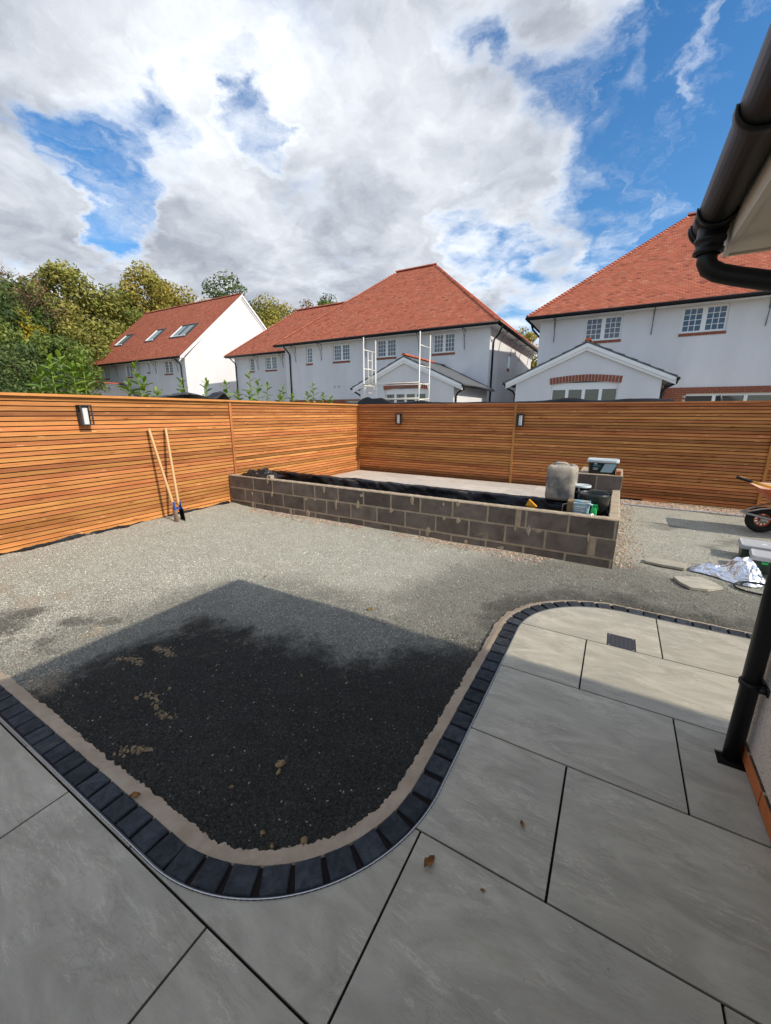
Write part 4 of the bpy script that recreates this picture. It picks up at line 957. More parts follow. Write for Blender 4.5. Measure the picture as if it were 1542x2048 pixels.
def crate(label, x0, x1, y0, y1, zt, rot):
    th = thing('tool_case', label, 'case', ((x0+x1)/2, (y0+y1)/2, -.03)); c = Vector(((x0+x1)/2, (y0+y1)/2, 0)); M = Matrix.Translation(c) @ Matrix.Rotation(R(rot), 4, 'Z') @ Matrix.Translation(-c)
    mb = MB(); ring = rbox(x0+.015, x1-.015, y0+.015, y1-.015, 0, 0, .03); rsolid(mb, [ring(-.028,.06), ring(-.01,.04), ring(zt-.045,0), ring(zt-.04,0)]); mb.xform(M).build('body', M_GRNBLK, th)
    mb = MB(); ring = rbox(x0, x1, y0, y1, 0, 0, .03); rsolid(mb, [ring(zt-.045,.0), ring(zt-.012,0), ring(zt,.035), ring(zt-.004,.06), ring(zt-.007,.10)]); mb.xform(M).build('lid', M_GREYP, th)
    mb = MB(); mb.box(x0+.09, x0+.14, y0-.002, y0+.02, zt-.075, zt-.055); mb.xform(M).build('latch', M_GREEN, th)
    mb = MB(); mb.box((x0+x1)/2-.09, (x0+x1)/2-.045, (y0+y1)/2-.015, (y0+y1)/2+.02, zt-.006, zt-.0045); mb.xform(M).build('sticker', M_WHITE, th)
crate('dark green case with grey lid farther from the foil bag', 1.37, 1.93, 5.62, 5.95, .150, -6)
crate('dark green case with grey lid right behind the foil bag', 1.375, 1.98, 5.20, 5.50, .150, -9)
def foilbag():
    mb = MB(); n, m = 20, 13; vs = []; rs = random.Random(12)
    for i in range(n+1):
        for j in range(m+1):
            u, v = i/n, j/m; wid = .10+.46*min(1, u*1.5)**.8*(1-.35*max(0, u-.75)*4); x = .84+.64*u; y = 5.02+.05*u+(v-.5)*wid+.03*math.sin(u*8)
            e = math.sin(math.pi*v)**.8; hump = .02+.165*math.exp(-((u-.66)/.20)**2)+.05*math.exp(-((u-.25)/.12)**2)
            fold = abs(math.sin(u*7.5+v*5.5+1.3*fb(u*3, v*3, 51)*4))*.6+abs(math.sin(u*11-v*9+fb(u*4, v*3, 58)*5))*.4
            z = e*hump*(.62+.62*fold)+rs.uniform(0, .012)*e
            vs.append((x+.035*(fb(u*4, v*4, 60)-.5)+rs.uniform(-.006,.006), y+.05*(fb(u*4, v*4, 63)-.5)+rs.uniform(-.006,.006), -.027+max(.002, z*min(1, u*5+.2)*min(1, (1-u)*6+.1))))
    fs = []
    for i in range(n):
        for j in range(m):
            a, b_, c_, d_ = i*(m+1)+j, (i+1)*(m+1)+j, (i+1)*(m+1)+j+1, i*(m+1)+j+1
            fs += [(a, b_, c_), (a, c_, d_)] if (i+j) % 2 else [(a, b_, d_), (b_, c_, d_)]
    mb.add(vs, fs); o = mb.build('foil_bag', M_FOIL)
    return tag(o, 'large crumpled silver foil bag lying on the gravel by the cases', 'bag')
foilbag()
def offcut(label, pts):
    mb = MB(); mb.prism(pts, -.030, -.006); tag(mb.build('slab_offcut', M_SLAB), label, 'offcut', 'slab offcuts on the gravel')
offcut('long narrow grey slab offcut on the gravel near the planter end', [(.43,4.99),(.60,4.955),(.78,4.945),(.815,5.02),(.825,5.13),(.47,5.15)])
offcut('pointed grey slab offcut on the gravel beside the foil bag', [(.655,4.63),(.70,4.50),(.77,4.40),(.90,4.42),(1.035,4.55),(.97,4.68),(.89,4.75)])
mb = MB(); mb.tube([(1.31+.17*math.cos(a), 4.68+.11*math.sin(a), -.020+.03*max(0, math.sin(a))) for a in np.linspace(0, 2*math.pi*.95, 26)], .010, 8); tag(mb.build('hose', M_BLACKP, None, True), 'loop of black hose on the gravel beside the rain pipe', 'hose')

# loose lumps, leaves
def lump(x, y, r, label, seed, mat=M_CLOD, z=None, cat='lump', name='mortar_lump', fl_=.6):
    rs = random.Random(seed); mb = MB(); n, m = 9, 6; vs = []
    for i in range(n):
        for j in range(m):
            a = 2*math.pi*i/n; p = -math.pi/2+math.pi*j/(m-1); rr = r*(1+rs.uniform(-.5,.45) if 0 < j < m-1 else .7); vs.append((rr*math.cos(a)*math.cos(p), rr*math.sin(a)*math.cos(p)*.75, rr*math.sin(p)*fl_))
    mb.add(vs, [(i*m+j, ((i+1)%n)*m+j, ((i+1)%n)*m+j+1, i*m+j+1) for i in range(n) for j in range(m-1)]); o = mb.build(name, mat); o.location = (x, y, (float(gravel_z(np.array(x), np.array(y))) if z is None else z)+r*fl_*.7); o.rotation_euler.z = rs.uniform(0, 6)
    return tag(o, label, cat, 'mortar lumps in the gravel')
for i, (x, y, r, lb) in enumerate(((-1.19,1.065,.022,'largest tan mortar lump in the middle of the dark gravel bed'),(-1.165,1.03,.014,'tan mortar lump touching the largest lump in the dark gravel'),(-.86,.86,.019,'tan mortar lump near the inner curve of the setts'),(-1.02,.80,.012,'small tan lump against the haunch at the bend of the edging'),(-.955,.785,.010,'small tan lump against the haunch at the bend of the edging'),
      (-1.62,2.55,.024,'brown stone just inside the edge of the house shadow'),(-2.9,2.6,.020,'pale tan lump on the sunlit gravel beyond the shadow corner'),(-1.29,.87,.010,'small yellow lump in the dark gravel'),(-1.55,1.62,.012,'small tan lump far inside the dark gravel'),(-2.15,1.12,.013,'small tan lump far inside the dark gravel'),(-2.25,.98,.014,'small tan lump far inside the dark gravel'))): lump(x, y, r, lb, i)
for i, (x0, y0, ln, dr_, lb) in enumerate(((-2.25,1.02,.34,-.10,'long crumbled mortar streak across the dark gravel'),(-2.62,1.32,.16,.1,'thin dry mortar streak on the dark gravel'),(-1.93,.72,.14,.5,'short crumbled mortar streak near the haunch'),(-2.75,1.12,.22,.35,'broken mortar streak near the sunlit end of the bed'))):
    xs = np.linspace(0, ln, 60); x = x0+xs*math.cos(dr_)+RNG.normal(0, .012, 60); y = y0+xs*math.sin(dr_)+RNG.normal(0, .013, 60)+.02*np.sin(xs*20); r = RNG.uniform(.006, .013, 60)
    o = stones('mortar_crumbs', x, y, gravel_z(x, y)+r*.6, r, np.array([.20,.145,.085])[None]*RNG.uniform(.5,1.3,(60,1)), M_STONE); o['label'] = lb
def dead_leaf(x, y, z, r, ang, label, seed, curl=.5):
    rs = random.Random(seed); mb = MB(); n = 9; vs = []
    for i in range(n):
        u = i/(n-1); w = .42*math.sin(math.pi*u)**.8*(1+rs.uniform(-.25,.25))
        for s_ in (-1, -.5, 0, .5, 1): vs.append(((u-.5)*2*r, s_*w*r*1.3, r*(curl*abs(s_)**1.5*.6+.12*math.sin(u*7)+.12+.1*rs.random())))
    mb.add(vs, [(i*5+j, (i+1)*5+j, (i+1)*5+j+1, i*5+j+1) for i in range(n-1) for j in range(4)]); mb.bar((r,0,r*.15),(r*1.35,.1*r,r*.05), r*.05)
    o = mb.build('dead_leaf', M_LEAFD, None, True); o.location = (x, y, z); o.rotation_euler.z = ang; tag(o, label, 'leaf', 'dead leaves on the patio')
dead_leaf(-.395,1.005,.001,.026,1.2,'curled brown dead leaf on the slab by the inside of the bend',1,.9)
dead_leaf(-.135,1.315,.001,.014,2.0,'tiny dark dead leaf curl on a patio slab near the long joint',2,.8)
dead_leaf(-.205,1.02,.001,.009,.4,'tiny brown leaf scrap on the large foreground slab',3,.5)
dead_leaf(-1.58,.62,-.006,.020,.8,'pale dead leaf lying on the mortar haunch beside the setts',4,.8)

# ------------------------------------------------------------------ houses behind
def tiles(name, th, p0, U, Vv, Nn, slope_len, ul, ur, gauge=.105, wid=.175, holes=()):
    """courses of plain tiles on a roof plane; ul/ur give the u range at slope distance s"""
    vs = []; cs = []; ks = int(slope_len/gauge); T = .0
    P0 = np.array(p0); U = np.array(U); V_ = np.array(Vv); Nn = np.array(Nn)
    for k in range(ks):
        s = k*gauge; a, b_ = ul(s), ur(s)
        if b_-a < .1: continue
        u0 = a-((a % wid))-(wid/2 if k % 2 else 0); u = np.arange(u0, b_, wid); lo = np.maximum(u+.004, a); hi = np.minimum(u+wid-.004, b_); kp = hi-lo > .03; lo, hi = lo[kp], hi[kp]
        for h0, h1, hs0, hs1 in holes:
            if hs0 < s+gauge*.5 < hs1: kp = (hi < h0) | (lo > h1); lo, hi = lo[kp], hi[kp]
        n = len(lo)
        if n == 0: continue
        jz = RNG.normal(0, .0022, n); bl = RNG.uniform(0, 1, n)
        s1 = s+gauge*1.15
        def pt(uu, ss, nn): return P0+np.outer(uu, U)+np.outer(np.full(n, ss), V_)+np.outer(nn, Nn)
        q = np.stack([pt(lo, s, .001+0*jz), pt(hi, s, .001+0*jz), pt(hi, s, .0165+jz), pt(lo, s, .0165+jz), pt(hi, s1, .0035+jz*.3), pt(lo, s1, .0035+jz*.3)], 1)
        vs.append(q.reshape(-1, 3))
        base = np.array([.60,.185,.105]); c = base[None]*(RNG.uniform(.90,1.09,(n,1))); warm = RNG.uniform(0,1,n); c[warm > .9] = np.array([.64,.25,.155])*RNG.uniform(.85,1.08,((warm > .9).sum(),1)); c[warm < .05] = np.array([.40,.12,.075])
        cs.append(np.repeat(c, 6, 0))
    vs = np.concatenate(vs); cs = np.concatenate(cs); n = len(vs)//6; b_ = (np.arange(n)*6)[:, None, None]
    F = (np.array([(0,1,2,3),(3,2,4,5)])[None]+b_).reshape(-1, 4)
    o = big(name, vs, F, M_TILE, th, cs); o['kind'] = 'stuff'; return o
def capline(name, th, a, b_, r, step, col=(.48,.15,.09), lift=.02, bon=False):
    a = Vector(a); b_ = Vector(b_); d = (b_-a); Ln = d.length; d.normalize(); n = int(Ln/step); k = 7; V_ = []; F = []; Cc = []
    side = d.cross(Vector((0,0,1))).normalized(); up = side.cross(d)
    for i in range(n):
        p = a+d*(i*step); e = a+d*(i*step+step*1.04); col_i = np.array(col)*random.uniform(.75,1.15); base = len(V_)
        for q, rr, l_ in ((p, r*(1.12 if bon else 1.0), lift*(1.5 if bon else 1)), (e, r*(.86 if bon else 1.0), lift*.6 if bon else lift)):
            for j in range(k): t_ = math.pi*j/(k-1); V_.append(tuple(q+side*(rr*math.cos(t_))+up*(rr*math.sin(t_)*.8+l_-.03))); Cc.append(col_i)
        F += [(base+j, base+j+1, base+k+j+1, base+k+j) for j in range(k-1)]+[(base+k-1, base, base+j+1, base+j) for j in range(0)]
        V_.append(tuple(p+up*(-.03))); Cc.append(col_i); c_ = len(V_)-1
        F += [(base+j+1, base+j, c_, c_) for j in range(k-1)]
    Fq = [f for f in F if len(set(f)) == 4]; Ft = [f[:3] for f in F if len(set(f)) == 3]
    me = bpy.data.meshes.new(name); me.from_pydata(V_, [], Fq+Ft); me.materials.append(M_TILE); at = me.attributes.new('col', 'FLOAT_COLOR', 'POINT'); arr = np.ones((len(V_), 4), np.float32); arr[:, :3] = Cc; at.data.foreach_set('color', arr.ravel())
    o = link(name, me, th); o['kind'] = 'stuff'; return o
def holed_wall(mb, x0, x1, z0, z1, y, holes, depth=.11):       # wall face in an x-z plane looking -y, with reveals
    xs = sorted({x0, x1, *[h[0] for h in holes], *[h[1] for h in holes]}); zs = sorted({z0, z1, *[h[2] for h in holes], *[h[3] for h in holes]})
    for a, b_ in zip(xs[:-1], xs[1:]):
        for c_, d_ in zip(zs[:-1], zs[1:]):
            mx, mz = (a+b_)/2, (c_+d_)/2
            if any(h[0] < mx < h[1] and h[2] < mz < h[3] for h in holes): continue
            mb.add([(a,y,c_),(b_,y,c_),(b_,y,d_),(a,y,d_)], [(0,1,2,3)])
    for a, b_, c_, d_ in holes:
        e = y+depth; mb.add([(a,y,c_),(b_,y,c_),(b_,y,d_),(a,y,d_),(a,e,c_),(b_,e,c_),(b_,e,d_),(a,e,d_)], [(0,4,5,1),(1,5,6,2),(2,6,7,3),(3,7,4,0)])
def casement(th, x0, x1, z0, z1, y, sash, glass=None, sill=True):
    d = y+.075; mb = MB(); f = .045
    mb.box(x0+.001, x1-.001, d, d+.03, z0+.001, z0+f); mb.box(x0+.001, x1-.001, d, d+.03, z1-f, z1-.001); mb.box(x0+.001, x0+f, d, d+.03, z0+f, z1-f); mb.box(x1-f, x1-.001, d, d+.03, z0+f, z1-f)
    mb.box(x0-.01, x1+.01, y-.02, y+.072, z0+.002, z0+.022)
    w = (x1-x0-2*f+.03)/sash
    for i in range(1, sash): xm = x0+f-.015+w*i; mb.box(xm-.045, xm+.045, d-.004, d+.03, z0+f, z1-f)
    o = mb.build('window', M_UPVC, th); gb = MB(); gl = MB()
    for i in range(sash):
        a = x0+f+(.03 if i else 0)+(w*i if i else 0)-(0 if not i else .015); a = x0+f-.015+w*i+(.045 if i else .015); b_ = x0+f-.015+w*(i+1)-(.045 if i < sash-1 else .015)
        gb.box(a, a+.03, d-.008, d+.02, z0+f, z1-f); gb.box(b_-.03, b_, d-.008, d+.02, z0+f, z1-f); gb.box(a+.03, b_-.03, d-.008, d+.02, z0+f, z0+f+.03); gb.box(a+.03, b_-.03, d-.008, d+.02, z1-f-.03, z1-f)
        for q in (1, 2): xx = a+.03+(b_-a-.06)*q/3; gb.box(xx-.011, xx+.011, d-.002, d+.018, z0+f+.03, z1-f-.03)
        for q in (1, 2, 3): zz_ = z0+f+.03+(z1-z0-2*f-.06)*q/4; gb.box(a+.03, b_-.03, d, d+.017, zz_-.010, zz_+.010)
        gl.add([(a+.03,d+.012,z0+f+.03),(b_-.03,d+.012,z0+f+.03),(b_-.03,d+.012,z1-f-.03),(a+.03,d+.012,z1-f-.03)], [(0,1,2,3)])
    gb.build('glazing_bars', M_UPVC, o); gl.build('glass', glass or M_GLASS, o)
    if sill:
        mb = MB(); n = max(2, round((x1-x0+.04)/.225)); w = (x1-x0+.04)/n
        for i in range(n): mb.box(x0-.02+w*i+.005, x0-.02+w*(i+1)-.005, y-.025, y+.02, z0-.105, z0-.012)
        mb.box(x0-.018, x1+.018, y-.018, y+.02, z0-.100, z0-.016, 1); mb.build('brick_sill', [M_BRICKR, M_MORTAR], o)
def eaves(th, x0, x1, y, z, ye=.42):
    mb = MB(); mb.tube([(x0, y-.035, z-.045), (x1, y-.035, z-.045)], .055, 10); mb.build('gutter', M_BLACKP, th, True)
    mb = MB(); mb.box(x0+.02, x1-.02, y+.025, y+.045, z-.13, z+.005); mb.build('fascia', M_BLACKP, th)
def stay(th, x, y, z, ov):            # curved iron eave stay
    mb = MB(); pts = [(x, y-ov+.05, z), (x, y-ov+.06, z-.06), (x, y-.20, z-.22), (x, y-.07, z-.48), (x, y-.012, z-.90)]
    mb.tube(pts, .014, 6); mb.bar((x, y-ov+.03, z-.01), (x, y-.002, z-.01), .022); mb.bar((x, y-.012, z), (x, y-.012, z-.35), .018); mb.build('eave_stay', M_IRON, th)
def rainpipe(th, x, y, z, ov, side=0):
    mb = MB(); mb.tube([(x, y-ov-.02, z-.06), (x, y-ov-.02, z-.16), (x+.02, y-ov+.05, z-.24), (x+.05, y-.12, z-.46), (x+.06, y-.06, z-.58), (x+.06, y-.055, .0)], .042, 10)
    for q in (.75, 2.6): mb.lathe([(.042,.03),(.054,.03),(.054,-.03),(.042,-.03)], (x+.06, y-.055, z-q), 10)
    mb.build('downpipe', M_BLACKP, th, True)
def vent(th, x, z, y): mb = MB(); mb.box(x-.05, x+.05, y-.03, y+.002, z-.05, z+.05); mb.build('vent', M_GREYP, th)
EZ, EY, WY = 5.55, 19.0, 19.45
def hip_house(label, x0, x1, wins, stays, pipes, gf, depth=11.1, tile_sides=True):
    th = thing('house', label, 'house', ((x0+x1)/2, 24.5, 0)); h = depth/2; rz = EZ+4.64; ov = .45
    mb = MB(); holed_wall(mb, x0+ov, x1-ov, 0, EZ-.10, WY, wins+gf)
    mb.add([(x0+ov,WY,0),(x1-ov,WY,0),(x1-ov,EY+depth-ov,0),(x0+ov,EY+depth-ov,0),(x0+ov,WY,EZ-.1),(x1-ov,WY,EZ-.1),(x1-ov,EY+depth-ov,EZ-.1),(x0+ov,EY+depth-ov,EZ-.1)], [(1,2,6,5),(2,3,7,6),(3,0,4,7)])
    mb.build('wall', M_RENDER, th)
    mb = MB(); mb.box(x0+.05, x1-.05, EY+.05, EY+depth-.05, EZ-.115, EZ-.10); mb.build('soffit', M_UPVC, th)
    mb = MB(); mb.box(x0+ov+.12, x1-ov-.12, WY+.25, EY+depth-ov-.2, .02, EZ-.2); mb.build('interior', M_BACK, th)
    mb = MB(); A = [(x0,EY,EZ),(x1,EY,EZ),(x1,EY+depth,EZ),(x0,EY+depth,EZ),(x0+h,EY+h,rz),(x1-h,EY+h,rz)]
    mb.add(A, [(0,1,5,4),(1,2,5),(2,3,4,5),(3,0,4),(0,3,2,1)]); roof = mb.build('roof', M_BRICKR, th)
    sl_ = math.hypot(h, rz-EZ); sy, sz = h/sl_, (rz-EZ)/sl_
    tiles('roof_tiles', roof, (0, EY-.04, EZ-.03), (1,0,0), (0,sy,sz), (0,-sz,sy), sl_+.04, lambda s: x0+s*sy, lambda s: x1-s*sy)
    tiles('roof_tiles', roof, (x1+.04, 0, EZ-.03), (0,1,0), (-sy,0,sz), (sz,0,sy), sl_+.04, lambda s: EY+s*sy, lambda s: EY+depth-s*sy)
    tiles('roof_tiles', roof, (x0-.04, 0, EZ-.03), (0,1,0), (sy,0,sz), (-sz,0,sy), sl_+.04, lambda s: EY+s*sy, lambda s: EY+depth-s*sy, wid=.35)
    capline('ridge_tiles', roof, (x0+h-.1,EY+h,rz+.03), (x1-h+.1,EY+h,rz+.03), .125, .30)
    capline('hip_tiles', roof, (x0-.02,EY-.02,EZ+.01), (x0+h,EY+h,rz), .085, .155, bon=True); capline('hip_tiles', roof, (x1+.02,EY-.02,EZ+.01), (x1-h,EY+h,rz), .085, .155, bon=True)
    capline('hip_tiles', roof, (x1+.02,EY+depth+.02,EZ+.01), (x1-h,EY+h,rz), .085, .155, bon=True)
    eaves(th, x0-.02, x1+.02, EY-.03, EZ)
    mb = MB(); mb.tube([(x1+.065, EY, EZ-.045), (x1+.065, EY+depth, EZ-.045)], .055, 10); mb.build('gutter', M_BLACKP, th, True); mb = MB(); mb.box(x1-.045, x1-.025, EY+.05, EY+depth, EZ-.13, EZ+.005); mb.build('fascia', M_BLACKP, th)
    mb = MB(); mb.tube([(x0-.065, EY, EZ-.045), (x0-.065, EY+depth, EZ-.045)], .055, 10); mb.build('gutter', M_BLACKP, th, True)
    for w in wins: casement(th, *w, WY, 1 if w[1]-w[0] < .7 else 2)
    for x in stays: stay(th, x, WY, EZ-.115, ov)
    for x in pipes: rainpipe(th, x, WY, EZ, ov)
    return th
def extension(th, xc, hw, yg, zr, ze, zwall, yback=WY, door=None, archz=2.72, name='rear_extension', gcol=M_RENDER, lead=True):
    """small gabled extension: gable looks towards the garden"""
    p = hw+.37; k = (zr-ze)/p
    mb = MB(); x0, x1 = xc-hw, xc+hw; zt = lambda x: zr-.12-abs(x-xc)*k
    a, b_, c_, d_ = door; NA = 14; arch = [(a+(b_-a)*i/NA, d_+.16*math.sin(math.pi*i/NA)*.55) for i in range(NA+1)]
    # gable face around the door opening
    L_ = [(x0,0),(a,0),(a,d_)]; 
    mb.add([(x0,yg,0),(a,yg,0),(a,yg,d_),(a,yg,zt(a)),(x0,yg,zt(x0))], [(0,1,2,3,4)]); mb.add([(b_,yg,0),(x1,yg,0),(x1,yg,zt(x1)),(b_,yg,zt(b_)),(b_,yg,d_)], [(0,1,2,3,4)])
    top = [(a, zt(a)), (xc, zt(xc)), (b_, zt(b_))]
    for (u0, w0), (u1, w1) in zip(arch[:-1], arch[1:]): mb.add([(u0,yg,w0),(u1,yg,w1),(u1,yg,zt(u1)),(u0,yg,zt(u0))], [(0,1,2,3)])
    mb.add([(x0,yg,0),(x0,yback,0),(x0,yback,zt(x0)),(x0,yg,zt(x0)),(x1,yg,0),(x1,yback,0),(x1,yback,zt(x1)),(x1,yg,zt(x1))], [(0,3,2,1),(4,5,6,7)])
    mb.add([(a,yg,c_),(a,yg+.12,c_),(a,yg+.12,d_),(a,yg,d_),(b_,yg,c_),(b_,yg+.12,c_),(b_,yg+.12,d_),(b_,yg,d_)], [(0,1,2,3),(4,7,6,5)])
    for (u0, w0), (u1, w1) in zip(arch[:-1], arch[1:]): mb.add([(u0,yg,w0),(u1,yg,w1),(u1,yg+.12,w1),(u0,yg+.12,w0)], [(0,3,2,1)])
    ex = mb.build(name, gcol, th)
    # slate roof
    mb = MB(); T = .05; xe0, xe1 = xc-p, xc+p; yf = yg-.10; yk = yback+.02
    mb.add([(xe0,yf,ze),(xc,yf,zr),(xe1,yf,ze),(xe0,yk,ze),(xc,yk,zr),(xe1,yk,ze),(xe0,yf,ze+T),(xc,yf,zr+T),(xe1,yf,ze+T),(xe0,yk,ze+T),(xc,yk,zr+T),(xe1,yk,ze+T)],
           [(0,3,4,1),(1,4,5,2),(6,7,10,9),(7,8,11,10),(0,1,7,6),(1,2,8,7),(0,6,9,3),(2,5,11,8),(3,9,10,4),(4,10,11,5)])
    mb.build('slate_roof', M_SLATE, ex)
    sl_ = math.hypot(p, zr-ze); mb = MB()
    for sg in (-1, 1):                       # slate courses
        n = int(sl_/.2)
        for i in range(n):
            s0_, s1_ = i*.2, i*.2+.22; t0, t1 = s0_/sl_, min(1, s1_/sl_); yy = yf-.01+(.15 if i % 2 else 0)
            while yy < yk-.02:
                y2 = min(yy+.295, yk); h0 = .012+random.uniform(0,.006); X0, X1 = xc+sg*p*(1-t0), xc+sg*p*(1-t1); Z0, Z1 = ze+T+(zr-ze)*t0, ze+T+(zr-ze)*t1
                mb.add([(X0,yy,Z0+.002),(X0,y2,Z0+.002),(X0,yy,Z0+h0),(X0,y2,Z0+h0),(X1,yy,Z1+.004),(X1,y2,Z1+.004)], [(0,1,3,2),(2,3,5,4)] if sg > 0 else [(1,0,2,3),(3,2,4,5)]); yy += .30
    mb.build('slates', M_SLATE, ex)['kind'] = 'stuff'
    capline('ridge_tiles', ex, (xc, yf, zr+.075), (xc, yk-(1.3 if lead else 0), zr+.075), .10, .30, (.46,.11,.05))
    if lead: mb = MB(); mb.tube([(xc, yk-1.3, zr+.06), (xc, yk, zr+.06)], .08, 8); mb.box(xc, xc+.02, yk-.05, yk, zr-.1, zr+.1); mb.add([(xc,yk-.03,zr+.10),(xe1-.2,yk-.03,ze+.16),(xe1-.2,yk-.03,ze+.06),(xc,yk-.03,zr)], [(0,1,2,3)]); mb.build('lead_flashing', M_LEAD, ex)
    mb = MB()
    for sg in (-1, 1):                       # barge boards, two steps
        for o_, w_, y_ in ((.015,.11,.03), (.13,.09,.0)):
            A_ = (xc, zr-o_*1.05); B_ = (xc+sg*(p-.02), ze-o_*.9+.02)
            y0_, y1_ = yf+.03-y_, yg+.001
            P_ = [A_, B_, (B_[0], B_[1]-w_), (A_[0], A_[1]-w_*1.1)]
            if sg < 0: P_ = P_[::-1]
            vs = [(q[0], y0_, q[1]) for q in P_]+[(q[0], y1_, q[1]) for q in P_]
            mb.add(vs, [(3,2,1,0),(4,5,6,7)]+[(i, (i+1)%4, 4+(i+1)%4, 4+i) for i in range(4)])
    mb.build('barge_board', M_UPVC, ex)
    mb = MB()
    for sg in (-1, 1):
        xx = xc+sg*(p+.03); mb.tube([(xx, yf-.05, ze-.02), (xx, yk, ze-.02)], .05, 8)
        mb.tube([(xx, yf+.15, ze-.05), (xx-sg*.02, yf+.17, ze-.14), (xx-sg*.28, yf+.22, ze-.28), (xc+sg*(hw+.05), yf+.24, ze-.4), (xc+sg*(hw+.05), yf+.24, 0)], .036, 8)
    mb.build('gutter', M_BLACKP, ex, True)
    # brick arch over the doors
    mb = MB(); n = 22
    for i in range(n):
        u0, u1 = i/n+.004, (i+1)/n-.004; x_0, x_1 = a-.06+(b_-a+.12)*u0, a-.06+(b_-a+.12)*u1
        f = lambda u: d_+.16*math.sin(math.pi*u)*.55+.004
        mb.add([(x_0,yg-.012,f(u0)),(x_1,yg-.012,f(u1)),(x_1+(u1-.5)*.04,yg-.012,f(u1)+.21),(x_0+(u0-.5)*.04,yg-.012,f(u0)+.21),(x_0,yg+.01,f(u0)),(x_1,yg+.01,f(u1)),(x_1+(u1-.5)*.04,yg+.01,f(u1)+.21),(x_0+(u0-.5)*.04,yg+.01,f(u0)+.21)], [(0,1,2,3),(0,4,5,1),(1,5,6,2),(2,6,7,3),(3,7,4,0)])
    o = mb.build('brick_arch', M_BRICKR, ex); o['kind'] = 'stuff'
    # french doors
    mb = MB(); y_ = yg+.07; mb.box(a+.002, b_-.002, y_, y_+.05, d_-.10, d_+.05); w = (b_-a)/4
    for i in range(5): xx = a+w*i; mb.box(max(a+.002, xx-.05), min(b_-.002, xx+.05), y_-.006*(i % 2), y_+.05, c_, d_-.10)
    mb.box(a+.05, b_-.05, y_+.002, y_+.05, d_-.17, d_-.10)
    mb.build('patio_doors', M_UPVC, ex); mb = MB(); mb.add([(a,y_+.03,c_),(b_,y_+.03,c_),(b_,y_+.03,d_),(a,y_+.03,d_)], [(0,1,2,3)]); mb.build('door_glass', M_GLASSD, ex)
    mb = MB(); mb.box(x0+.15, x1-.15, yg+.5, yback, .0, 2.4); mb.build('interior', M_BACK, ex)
    return ex
def gf_window(th, x0, x1, z1, y, n):
    mb = MB(); d = y+.06; mb.box(x0, x1, d, d+.05, z1-.07, z1-.001); w = (x1-x0)/n
    for i in range(n+1): xx = x0+w*i; mb.box(max(x0, xx-.05), min(x1, xx+.05), d, d+.05, .02, z1-.07)
    o = mb.build('patio_doors', M_UPVC, th); mb = MB(); mb.add([(x0,d+.03,.02),(x1,d+.03,.02),(x1,d+.03,z1),(x0,d+.03,z1)], [(0,1,2,3)]); mb.build('glass', M_GLASSD, o)
def brick_field(th, x0, x1, z0, z1, y, holes=()):
    mb = MB(); z = z0; r = 0
    mb.box(x0, x1, y-.022, y-.004, z0, z1, 1) if not holes else None
    while z < z1-.02:
        x = x0-(.112 if r % 2 else 0)
        while x < x1:
            a, b_ = max(x, x0), min(x+.215, x1)
            if b_-a > .03 and not any(h[0]-.01 < (a+b_)/2 < h[1]+.01 and z < h[3] for h in holes): mb.box(a, b_, y-.030-random.uniform(0,.003), y-.003, z, z+.065)
            x += .225
        z += .075; r += 1
    if holes:
        xs = [x0]+[q for h in holes for q in (h[0], h[1])]+[x1]
        for i in range(0, len(xs), 2):
            if xs[i+1]-xs[i] > .02: mb.box(xs[i], xs[i+1], y-.022, y-.004, z0, z1, 1)
        for h in holes: mb.box(h[0], h[1], y-.022, y-.004, h[3], z1, 1) if z1-h[3] > .01 else None
    o = mb.build('brickwork', [M_BRICKR, M_MORTAR], th); o['kind'] = 'stuff'
# middle house
mw = [(-8.56,-7.38,4.45,5.36),(-11.84,-10.63,4.45,5.36),(-14.77,-13.59,4.43,5.34),(-16.77,-16.30,4.43,5.34)]
gm_ = [(-13.9,-10.9,.02,2.22)]
mh = hip_house('white rendered house with red hipped roof and scaffold frames before its extension', -18.90, -5.23, mw, [-17.6,-15.6,-12.5,-9.3,-6.9], [-18.10], gm_)
gf_window(mh, -13.9,-10.9, 2.22, WY, 4); brick_field(mh, -18.3,-10.5, .0, 2.30, WY, [(-13.9,-10.9,0,2.22)])
vent(mh, -14.7, 3.05, WY); vent(mh, -14.4, 3.05, WY)
extension(mh, -7.93, 2.18, 15.23, 3.78, 2.62, 2.5, door=(-8.86,-6.93,.02,2.50))
# side stays and rain pipe on the sunny side of the middle house
for y in (21.0, 23.4, 25.6, 28.0):
    mb = MB(); x = -5.68; mb.tube([(x+.40,y,EZ-.12),(x+.38,y,EZ-.18),(x+.2,y,EZ-.34),(x+.07,y,EZ-.6),(x+.012,y,EZ-1.0)], .014, 6); mb.bar((x+.42,y,EZ-.13),(x,y,EZ-.13), .022); mb.build('eave_stay', M_IRON, mh)
mb = MB(); mb.tube([(-5.19,19.5,EZ-.1),(-5.19,19.5,EZ-.2),(-5.32,19.62,EZ-.42),(-5.60,19.85,EZ-.62),(-5.625,19.87,EZ-.8),(-5.625,19.87,0)], .042, 10); mb.build('downpipe', M_BLACKP, mh, True)
mb = MB(); mb.tube([(-5.19,29.2,EZ-.1),(-5.3,29.2,EZ-.42),(-5.6,29.2,EZ-.62),(-5.625,29.2,0)], .042, 10); mb.build('downpipe', M_BLACKP, mh, True)
